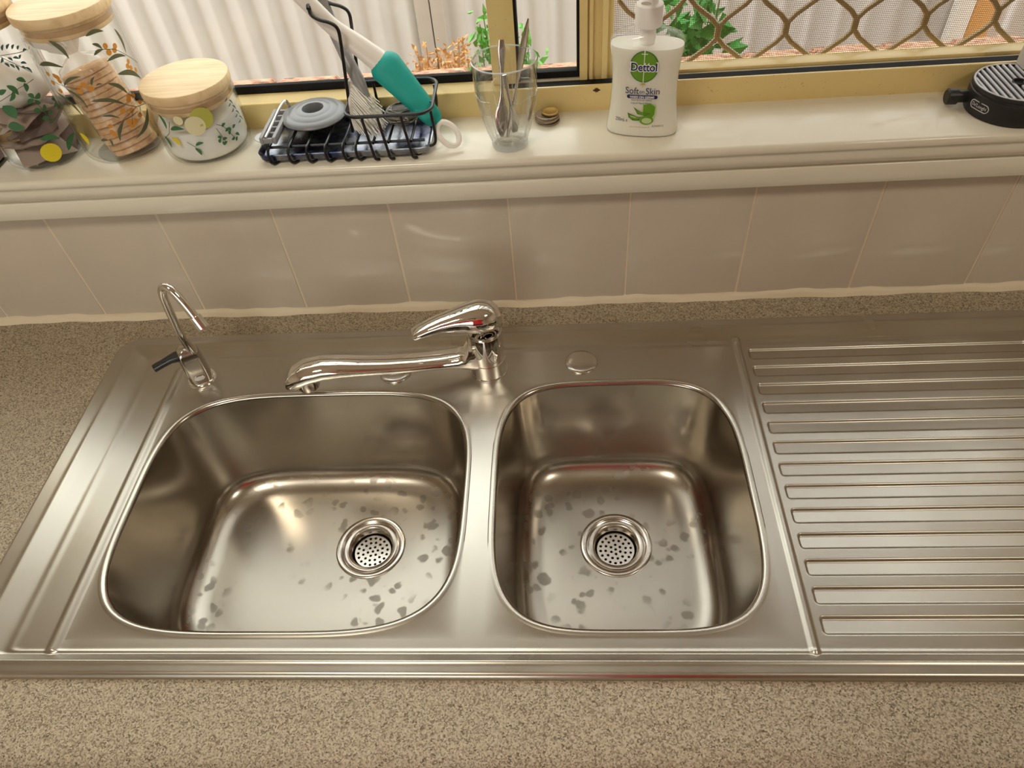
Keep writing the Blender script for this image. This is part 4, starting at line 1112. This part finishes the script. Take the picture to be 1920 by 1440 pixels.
tube('rim', [(TC.x + .0344 * math.cos(2 * PI * k / 64), TC.y + .0344 * math.sin(2 * PI * k / 64), TC.z + .0980) for k in range(64)], .00085, M['tumbler_edge_glint'], tum, n=8, closed=True)
tube('shoulder_line', [(TC.x + .0338 * math.cos(2 * PI * k / 64), TC.y + .0338 * math.sin(2 * PI * k / 64), TC.z + .0645 + .0012 * math.cos(NF * 2 * PI * k / 64)) for k in range(64)], .0004, M['tumbler_ridge_glint'], tum, n=6, closed=True)
for k in range(NF):
    a = 2 * PI * k / NF; c_, s_ = math.cos(a), math.sin(a)
    tube('flute_ridge', [(TC.x + R_ * c_, TC.y + R_ * s_, TC.z + z_) for z_, R_ in ((.0085, .0208), (.020, .0247), (.035, .0285), (.050, .0317), (.062, .0337))], .0006, M['tumbler_ridge_glint'], tum, n=6)
lathe('foot', [(.0150, .0004), (.0200, .0008), (.0209, .0030), (.0209, .0062), (.0203, .0085)], TC, M['tumbler_edge_glint'], tum, n=48, cap0=False, cap1=False)
M['cut'] = mat('cutlery_steel', (.60, .57, .53, 1), .14, 1)
def flat_bar(name, label, pts, widths, thick, facing):
    """cutlery: flat tapered strip along a path"""
    rings = []; P = [Vector(p) for p in pts]
    for i, p in enumerate(P):
        t_ = (P[min(i + 1, len(P) - 1)] - P[max(i - 1, 0)]).normalized(); s = t_.cross(Vector(facing)).normalized(); nn = s.cross(t_).normalized()
        wd = widths[i]
        rings.append([p + s * (wd * math.cos(2 * PI * k / 12)) + nn * (thick * math.sin(2 * PI * k / 12)) for k in range(12)])
    V, F = loftg(rings); o = obj(name, V, F, M['cut'], angle=50)
    return tag(o, label, 'cutlery', 'cutlery in the tumbler')
def path(a, b, n): a, b = Vector(a), Vector(b); return [a + (b - a) * (i / (n - 1)) for i in range(n)]
flat_bar('teaspoon', 'steel teaspoon standing bowl down at the left in the tumbler', path((-.0625, -.004, SILL + .0125), (-.0555, .0130, SILL + .1130), 12),
         [.0015, .0062, .0078, .0070, .0040, .0022, .0020, .0022, .0028, .0036, .0042, .0030], .0009, (.35, -.9, .2))
flat_bar('butter_knife', 'steel knife with its blade rising from the right of the tumbler', path((-.0560, -.0040, SILL + .0125), (-.0265, .0195, SILL + .1300), 14),
         [.0020, .0034, .0034, .0030, .0026, .0024, .0024, .0030, .0050, .0056, .0056, .0052, .0036, .0008], .0008, (.75, -.6, .25))
flat_bar('dessert_fork', 'steel fork standing head down in the middle of the tumbler', path((-.0475, .0060, SILL + .0125), (-.0535, -.0140, SILL + .0880), 10),
         [.0030, .0058, .0062, .0050, .0026, .0020, .0020, .0024, .0032, .0026], .0009, (.2, -.9, .3))

# ================================================================== COINS
m = mat('silver_coin', (.36, .29, .22, 1), .4, .9); t = NT(m); t.bump(t.noise(700, 2), .4, .0006); M['coin_s'] = m
m = mat('gold_coin', (.42, .27, .08, 1), .36, .9); t = NT(m); t.bump(t.noise(700, 2), .4, .0006); M['coin_g'] = m
def coin(loc, R, Hh, mt, label):
    V, F = latheg([(R - .0008, 0), (R, .0004), (R, Hh - .0004), (R - .0005, Hh), (R - .0014, Hh), (R - .0019, Hh - .0003), (.0001, Hh - .0003)], loc, 40, True, False)
    V, F = fix(V, F); o = obj('coin', V, F, mt, angle=40); tag(o, label, 'coin', 'coins stacked on the ledge')
words = ['lowest silver coin of the stack on the ledge', 'second silver coin up in the stack', 'third silver coin up in the stack', 'topmost silver coin, under the gold one']
for i in range(4): coin((-.0112 + (.0010, -.0008, .0006, .0)[i], .0500 + (0, .001, -.0006, .0004)[i], SILL + .0024 * i), .0139, .0023, M['coin_s'], words[i])
coin((-.0072, .0515, SILL + .0097), .0102, .0024, M['coin_g'], 'small gold coin on top of the silver coins')

# ================================================================== HAND WASH BOTTLE
BC = Vector((.0972, .0190, SILL)); YAW = math.radians(-11.9); BR = Matrix.Rotation(YAW, 3, 'Z')
bot = empty('hand_wash_bottle', BC, 'white pump bottle of liquid hand wash with green label', 'bottle')
def W3(p): return BC + BR @ Vector(p)
HA = [(.0, .0375, .0165), (.0015, .0400, .0185), (.006, .0404, .0192), (.020, .0386, .0196), (.035, .0368, .0197), (.055, .0357, .0197), (.070, .0360, .0197), (.085, .0374, .0197), (.095, .0388, .0196), (.1005, .0393, .0192), (.1050, .0384, .0184), (.1085, .0350, .0174), (.1115, .0285, .0158), (.1135, .0205, .0140), (.1150, .0140, .0120), (.1180, .0122, .0118)]
hs = [q[0] for q in HA]
def ab(h): return float(np.interp(h, hs, [q[1] for q in HA])), float(np.interp(h, hs, [q[2] for q in HA]))
EXP = 2.5
def bring(h, shrink=0.0, n=64):
    a, b = ab(h); a -= shrink; b -= shrink; R = []
    e = EXP if h < .11 else 2.0
    for k in range(n):
        th = 2 * PI * k / n; c, s = math.cos(th), math.sin(th); q = (abs(c / a) ** e + abs(s / b) ** e) ** (-1 / e); R.append(W3((q * c, q * s, h)))
    return R
M['bottle'] = clear_glass('clear_bottle', (.98, .98, .98, 1), 1.45, .03, .06, (.95, .95, .93, 1))
hh = [0, .0008, .0015, .003, .006] + list(np.linspace(.012, .09, 16)) + [.095, .098, .1005, .103, .105, .107, .1085, .110, .1115, .1126, .1135, .1143, .115, .118]
V, F = loftg([bring(h) for h in hh], cap1=False); obj('bottle_shell', V, F, M['bottle'], bot, angle=60)
m = mat('liquid_soap', srgb(252, 246, 230), .35, sss=.6); m.node_tree.nodes['Principled BSDF'].inputs['Subsurface Scale'].default_value = 1.2
V, F = loftg([bring(h, .0007) for h in [.0012, .002, .003, .006] + list(np.linspace(.012, .09, 16)) + [.0945, .0975, .0985]]); obj('liquid', V, F, m, bot, angle=60)
M['cap'] = mat('white_cap', srgb(246, 242, 236), .35)
def bl(name, prof, **k):
    V, F = latheg(prof, BC, 40, k.pop('cap0', True), k.pop('cap1', True)); V, F = fix(V, F); return obj(name, V, F, M['cap'], bot, **k)
bl('cap', [(.0136, .1165), (.0142, .1172), (.0142, .1365), (.0138, .1376), (.0128, .1382), (.0090, .1384)])
bl('pump_collar', [(.0088, .138), (.0086, .1440), (.0080, .1446), (.0056, .1448), (.0056, .1560)])
bl('pump_tube', [(.0048, .006), (.0048, .090), (.0075, .0985), (.0085, .1035), (.0085, .1165)])
ph_ = [W3((0, .004, .1600)), W3((0, -.010, .1612)), W3((0, -.026, .1605)), W3((0, -.036, .1570)), W3((0, -.040, .1520))]
tube('nozzle', smooth_path(ph_, 2), .0052, M['cap'], bot, n=14)
bl('pump_head', [(.0100, .1555), (.0108, .1562), (.0108, .1650), (.0098, .1662)])
# the printed label, laid on the curved front
def front(s, h, lift=.00025):
    a, b = ab(h); q = max(0.0, 1 - abs(s / a) ** EXP) ** (1 / EXP); return W3((s, -b * q - lift, h))
def print_poly(name, polys, mt, lift=.00025, sub=None):
    mb = MB()
    for poly in polys:
        c = (sum(p[0] for p in poly) / len(poly), sum(p[1] for p in poly) / len(poly)); n = len(poly)
        V = [front(*c, lift)] + [front(c[0] + (p[0] - c[0]) * f, c[1] + (p[1] - c[1]) * f, lift) for f in (.33, .66, 1.0) for p in poly]
        F = [(0, 1 + i, 1 + (i + 1) % n) for i in range(n)]
        for r_ in (0, 1): F += [(1 + r_ * n + i, 1 + (r_ + 1) * n + i, 1 + (r_ + 1) * n + (i + 1) % n, 1 + r_ * n + (i + 1) % n) for i in range(n)]
        mb.add(V, F)
    return mb.build(name, mt, bot, smooth=False)
def text_mesh(txt, size, bold=0.0, spacing=1.0):
    cu = bpy.data.curves.new('txt', 'FONT'); cu.body = txt; cu.size = size; cu.align_x = 'CENTER'; cu.offset = bold; cu.space_character = spacing; cu.resolution_u = 3
    tmp = bpy.data.objects.new('tmp', cu); COL.objects.link(tmp)
    me = bpy.data.meshes.new_from_object(tmp.evaluated_get(bpy.context.evaluated_depsgraph_get()))
    V = [tuple(v.co) for v in me.vertices]; F = [tuple(p.vertices) for p in me.polygons]
    bpy.data.objects.remove(tmp); bpy.data.meshes.remove(me)
    return V, F
def print_text(txt, s0, h0, size, mt, name='lettering', lift=.0005, bold=0.0, width=None, spacing=1.0):
    V, F = text_mesh(txt, size, bold, spacing)
    xs1 = [v[0] for v in V]; k = (width / (max(xs1) - min(xs1))) if width else 1.0
    V = [front(s0 + v[0] * k, h0 + v[1], lift) for v in V]
    return obj(name, V, F, mt, bot, smooth=False)
def ell(cx, cy, rx, ry, n=36): return [(cx + rx * math.cos(2 * PI * k / n), cy + ry * math.sin(2 * PI * k / n)) for k in range(n)]
L_green = mat('label_green', srgb(106, 158, 30), .4); L_dgreen = mat('label_dark_green', srgb(60, 110, 24), .4); L_navy = mat('label_navy', srgb(24, 30, 96), .4); L_white = mat('label_white', srgb(250, 250, 246), .4); L_pale = mat('label_pale_green', srgb(196, 214, 150), .4); L_gold = mat('label_gold', srgb(196, 176, 70), .4); L_grey = mat('label_grey', srgb(90, 90, 104), .4)
print_poly('logo_disc', [ell(0, .0815, .0152, .0165)], L_dgreen, .0002); print_poly('logo_disc', [ell(0, .0815, .0143, .0156)], L_green, .0003)
print_poly('sword', [[(-.0004, .0645), (.0004, .0645), (.0005, .0985), (0, .1000), (-.0005, .0985)], [(-.0032, .0945), (.0032, .0945), (.0032, .0952), (-.0032, .0952)]], L_white, .0004)
print_poly('sword_tip', [[(0, .0650), (.0030, .0622), (.0024, .0618), (0, .0640), (-.0024, .0618), (-.0030, .0622)], [(-.0003, .0600), (.0003, .0600), (.0003, .0640), (-.0003, .0640)]], L_gold, .0004)
print_text('Dettol', 0, .0772, .0125, L_white, 'lettering_outline', .0005, .0010, .0300)
print_text('Dettol', 0, .0774, .0118, L_navy, 'lettering', .0007, .00022, .0272)
print_text('Soft', -.0112, .0520, .0102, L_navy, width=.0146); print_text('on', -.0005, .0528, .0062, L_navy, width=.0052); print_text('Skin', .0110, .0520, .0102, L_navy, width=.0146)
pill = [(-.0145 + .0021 * math.cos(a), .0486 + .0021 * math.sin(a)) for a in [PI / 2 + PI * k / 8 for k in range(9)]] + [(.0145 + .0021 * math.cos(a), .0486 + .0021 * math.sin(a)) for a in [-PI / 2 + PI * k / 8 for k in range(9)]]
print_poly('pill', [pill], L_navy, .0003); print_text('HARD ON GERMS', 0, .0474, .0034, L_white, bold=.00008, width=.0262)
print_text('KILLS 99.9% OF GERMS', -.0005, .0443, .0025, L_navy, width=.0220); print_text('Liquid Hand Wash', -.0008, .0408, .0030, L_navy, width=.0215)
# green wash and aloe leaves
print_poly('green_patch', [[(.0010, .0405), (.0100, .0420), (.0160, .0400), (.0165, .0320), (.0150, .0240), (.0090, .0190), (.0030, .0200), (.0010, .0300)]], L_pale, .0002)
print_poly('green_patch', [[(.0020, .0400), (.0105, .0412), (.0150, .0380), (.0145, .0290), (.0100, .0220), (.0040, .0230), (.0020, .0310)]], L_green, .0003)
print_poly('aloe_leaf', [[(-.0150, .0300), (-.0125, .0288), (-.0040, .0258), (.0010, .0258), (-.0020, .0215), (-.0090, .0212), (-.0135, .0245)], [(-.0085, .0368), (-.0050, .0330), (.0060, .0300), (.0110, .0302), (.0040, .0275), (-.0040, .0290)]], L_dgreen, .0004)
print_poly('aloe_leaf', [[(-.0140, .0280), (-.0060, .0262), (.0000, .0250), (-.0050, .0222), (-.0110, .0232)], [(-.0075, .0350), (.0040, .0298), (.0100, .0298), (.0020, .0282), (-.0035, .0298)], ell(.0062, .0222, .0078, .0052, 20)], L_green, .0005)
print_poly('aloe_cut', [ell(.0066, .0217, .0055, .0034, 20)], L_pale, .0006); print_poly('aloe_shine', [[(-.0120, .0268), (-.0050, .0254), (-.0060, .0246), (-.0112, .0256)]], L_pale, .0006)
print_text('250mL e', -.0215, .0192, .0058, L_navy, width=.0135); print_text('Aloe Vera & Vitamin E', -.0010, .0130, .0026, L_gold, width=.0220); print_text('A3V0912', .0190, .0142, .0034, L_grey, width=.0125)

# ================================================================== ROUND BLACK DRIP STAND
DC = Vector((.5030, .0240, SILL)); RT = .0452
M['blk'] = mat('satin_black', (.014, .014, .014, 1), .42); M['slat'] = mat('pale_slat', srgb(206, 206, 210), .35)
ds = empty('drip_stand', DC, 'round black drip stand with pale slatted top at the right end', 'drip tray')
V, F = latheg([(.0438, .0), (.0452, .0008), (.0458, .006), (.0462, .020), (.0456, .0236), (.0446, .0244), (.0444, .0254), (.0454, .0262), (.0456, .0290), (.0450, .0302), (.0436, .0306), (.0424, .0300), (.0422, .0286)], DC, 80); V, F = fix(V, F)
obj('stand_body', V, F, M['blk'], ds, angle=35)
V, F = latheg([(.0444, .0304), (.0440, .0310), (.0428, .0310), (.0424, .0303)], DC, 72, False, False); V, F = fix(V, F)
obj('top_ring', V, F, M['slat'], ds, angle=60)
for k in range(-6, 7):
    x = k * .0066; L_ = math.sqrt(max(0, .0424 ** 2 - x * x))
    for y0_, y1_ in (((-L_, -.0075), (.0075, L_)) if abs(k) == 0 else ((-L_, L_),)):
        if y1_ - y0_ > .004: box('slat', DC.x + x - .0012, DC.x + x + .0012, DC.y + y0_, DC.y + y1_, DC.z + .0284, DC.z + .0308, M['slat'], ds, bev=.0005, seg=1)
lathe('centre_hole', [(.0078, .0284), (.0078, .0312), (.0070, .0314), (.0062, .0310), (.0058, .0288), (.0001, .0287)], DC, M['blk'], ds, n=32, cap0=False, cap1=False)
hd_ = Vector((-.97, .05, 0)).normalized()
a_ = DC + hd_ * .043 + Vector((0, .008, .0120))
tube('side_knob', [a_, a_ + hd_ * .012, a_ + hd_ * .0125, a_ + hd_ * .022, a_ + hd_ * .0235], [.0068, .0068, .0088, .0088, .0070], M['blk'], ds, n=20, angle=40)
# oval maker's badge with lettering, wrapped on the side
def onside(s, h, lift): 
    a = math.radians(-172 + 14) + s / .0462; r = .0461 + lift; return (DC.x + r * math.cos(a), DC.y + r * math.sin(a), DC.z + h)
N_ = 40; hl, hr_ = .0078, .0046
def pill_pt(a, k): 
    c, s = math.cos(a), math.sin(a); return ((hl if c > 0 else -hl) + c * hr_ * k, .0135 + s * hr_ * k)
V = []; F = []
for i in range(N_):
    a = 2 * PI * (i + .5) / N_
    V += [onside(*pill_pt(a, 1.0), .0002), onside(*pill_pt(a, 1.0), .0007), onside(*pill_pt(a, .82), .0007), onside(*pill_pt(a, .82), .0002)]
for i in range(N_):
    j = (i + 1) % N_
    for k in range(3): F.append((i * 4 + k, i * 4 + k + 1, j * 4 + k + 1, j * 4 + k))
V, F = fix(V, F); obj('badge_rim', V, F, M['slat'], ds)
V, F = text_mesh("De'Longhi", .0052, .00006); xs1 = [v[0] for v in V]; k = .0190 / (max(xs1) - min(xs1))
obj('lettering', [onside(v[0] * k, .0121 + v[1], .0006) for v in V], F, M['slat'], ds, smooth=False)
# dark block with a white edge standing on the stand
blk = empty('dark_block', (.530, .0585, SILL + .0312), 'dark brown block with white corner strip standing on the slatted drip stand', 'block')
box('block_body', .5200, .5400, .0500, .0672, SILL + .0312, SILL + .1100, mat('dark_brown', srgb(44, 22, 18), .12), blk, bev=.001)
box('white_edge', .5165, .5198, .0495, .0677, SILL + .0312, SILL + .1105, mat('white_edge', srgb(226, 220, 208), .4), blk, bev=.0008)

# ================================================================== CEILING LAMPS
M['diffuser'] = mat('lamp_diffuser', srgb(255, 248, 235), .5, emis=(1.0, .86, .66, 1), estr=2.0)
for (lx, ly), pw, lab in zip(LAMPS, LAMP_POWER, ('round white ceiling lamp nearer the left wall', 'round white ceiling lamp nearer the right wall')):
    lf = empty('ceiling_lamp', (lx, ly, CEIL), lab, 'lamp')
    lathe('lamp_base', [(.16, -.002), (.165, -.012), (.165, -.025), (.158, -.03)], (lx, ly, CEIL), M['frame_pale'], lf, n=48)
    lathe('diffuser', [(.155, -.03), (.150, -.05), (.12, -.07), (.06, -.082), (.0001, -.085)], (lx, ly, CEIL), M['diffuser'], lf, n=48, cap1=False)
    d = bpy.data.lights.new('bulb', 'AREA'); d.shape = 'DISK'; d.size = .34; d.energy = pw; d.color = (1.0, .93, .78)
    o = bpy.data.objects.new('bulb', d); link(o); o.location = (lx, ly, CEIL - .09)

# ================================================================== PHOTOGRAPHER (mirrored in the steel)
PXC, PYC = .10, -1.05
per = empty('person', (PXC, PYC, -.90), 'person in a red shirt and dark trousers standing at the worktop, raising a phone', 'person')
def skin_body(name, verts, edges, radii, material, root):
    me = bpy.data.meshes.new(name); me.from_pydata([tuple(v) for v in verts], edges, []); me.update()
    o = bpy.data.objects.new(name, me); link(o)
    md = o.modifiers.new('skin', 'SKIN'); sv = me.skin_vertices[0].data
    for i, r in enumerate(radii): sv[i].radius = r if isinstance(r, tuple) else (r, r)
    sv[root].use_root = True
    sb = o.modifiers.new('sub', 'SUBSURF'); sb.levels = 1; sb.render_levels = 1
    me.materials.append(material)
    return o
m = bpy.data.materials.new('figure_colours'); m.use_nodes = True; t = NT(m)
g = t.n('ShaderNodeSeparateXYZ'); t.l(t.co, g.inputs[0])
mask = t.n('ShaderNodeMath', operation='GREATER_THAN'); t.l(g.outputs['Z'], mask.inputs[0]); mask.inputs[1].default_value = .93
mk2 = t.n('ShaderNodeMath', operation='GREATER_THAN'); t.l(g.outputs['Z'], mk2.inputs[0]); mk2.inputs[1].default_value = 1.43
mk3 = t.n('ShaderNodeMath', operation='GREATER_THAN'); t.l(g.outputs['Y'], mk3.inputs[0]); mk3.inputs[1].default_value = .16
skin_c = srgb(205, 158, 130)
cc = t.mix(mask.outputs[0], srgb(40, 44, 58), srgb(206, 26, 30))
cc = t.mix(mk3.outputs[0], cc, skin_c); cc = t.mix(mk2.outputs[0], cc, skin_c)
t.set('Base Color', cc); t.b.inputs['Roughness'].default_value = .75
Vb = []; Eb = []; Rb = []
def J(p, r, prev=None):
    Vb.append(p); Rb.append(r)
    if prev is not None: Eb.append((prev, len(Vb) - 1))
    return len(Vb) - 1
pel = J((0, 0, .95), (.165, .115)); sp1 = J((0, .01, 1.10), (.150, .105), pel); sp2 = J((0, .0, 1.28), (.165, .11), sp1); nkj = J((0, -.01, 1.43), (.06, .06), sp2)
hd0 = J((0, .0, 1.52), (.065, .075), nkj); hd1 = J((0, .01, 1.60), (.078, .092), hd0); hd2 = J((0, -.005, 1.69), (.062, .075), hd1)
for s in (-1, 1):
    hp = J((s * .10, 0, .88), (.085, .09), pel); kn = J((s * .11, .015, .50), (.058, .06), hp); an = J((s * .11, -.02, .09), (.038, .042), kn); J((s * .12, .12, .035), (.042, .03), an)
    sh = J((s * .19, -.01, 1.37), .062, sp2); el = J((s * .24 - .05, .07, 1.20), .046, sh)
    hx = -.10 + s * .062
    wr = J((hx + s * .045, .165, 1.46), .030, el); pm = J((hx + s * .020, .195, 1.515), (.030, .018), wr)
    for k in range(4):
        f1 = J((hx + s * .012 - s * .010 * k, .215 + .004 * k, 1.545 + .006 * k), .0088, pm); J((hx - s * .012 - s * .008 * k, .228 + .003 * k, 1.552 + .008 * k), .0078, f1)
    th1 = J((hx - s * .004, .200, 1.500), .0095, pm); J((hx - s * .022, .212, 1.515), .0085, th1)
pb = skin_body('body', Vb, Eb, Rb, m, pel)
pb.parent = per; pb.location = (0, 0, 0)
# hair and face
hw_ = Vector((PXC, PYC, -.90))
M['hair'] = mat('hair', (.03, .02, .015, 1), .6)
V, F = latheg([(.001, .118), (.045, .112), (.078, .085), (.094, .045), (.096, .005), (.088, -.03)], (0, 0, 0), 28, cap0=False, cap1=False)
V = [(hw_.x + x * .92, hw_.y - .012 + y * 1.06, hw_.z + 1.640 + z) for x, y, z in V if True]
o = obj('hair', V, F, M['hair'], per)
for s in (-1, 1):
    lathe('eye', [(.001, -.009), (.008, -.005), (.010, 0), (.008, .005), (.001, .009)], (PXC + s * .032, PYC + .098, -.90 + 1.612), mat('eye', (.05, .04, .035, 1), .2), per, n=12)
    V, F = loftg([[(PXC + s * (.078 + .010 * q), PYC + .0 + .020 * math.cos(2 * PI * k / 12) * (1 - .4 * q), -.90 + 1.595 + .032 * math.sin(2 * PI * k / 12) * (1 - .3 * q)) for k in range(12)] for q in (0, 1)])
    obj('ear', V, F, mat('ear_skin', skin_c, .7), per)
V, F = loftg([[(PXC + .012 * math.cos(2 * PI * k / 10) * q, PYC + .088 + .026 * (1 - q) , -.90 + 1.58 + .028 * math.sin(2 * PI * k / 10) * q) for k in range(10)] for q in (1.0, .6, .15)])
obj('nose', V, F, mat('nose_skin', skin_c, .7), per)
V, F = loftg([[(PXC + .026 * math.cos(2 * PI * k / 12), PYC + .082 + .012 * q, -.90 + 1.540 + .008 * math.sin(2 * PI * k / 12)) for k in range(12)] for q in (0, 1)])
obj('mouth', V, F, mat('lips', srgb(170, 90, 84), .6), per)
# the phone just behind the lens
ph = empty('phone', CAM_POS, 'black phone held up by the photographer', 'phone')
V, F = boxg(-.130, .032, -.045, .032, .0045, .0125, .0035, 3)
bo = obj('case', V, F, M['black_plastic'], ph, origin=(0, 0, 0)); WL[bo] = CAM_POS; bo.location = (0, 0, 0)
V, F = boxg(-.125, .027, -.040, .027, .0126, .0131)
sc_ = obj('screen', V, F, mat('phone_screen', (.02, .02, .025, 1), .1), ph, origin=(0, 0, 0)); sc_.location = (0, 0, 0)
ph.rotation_euler = cam.matrix_world.to_euler()
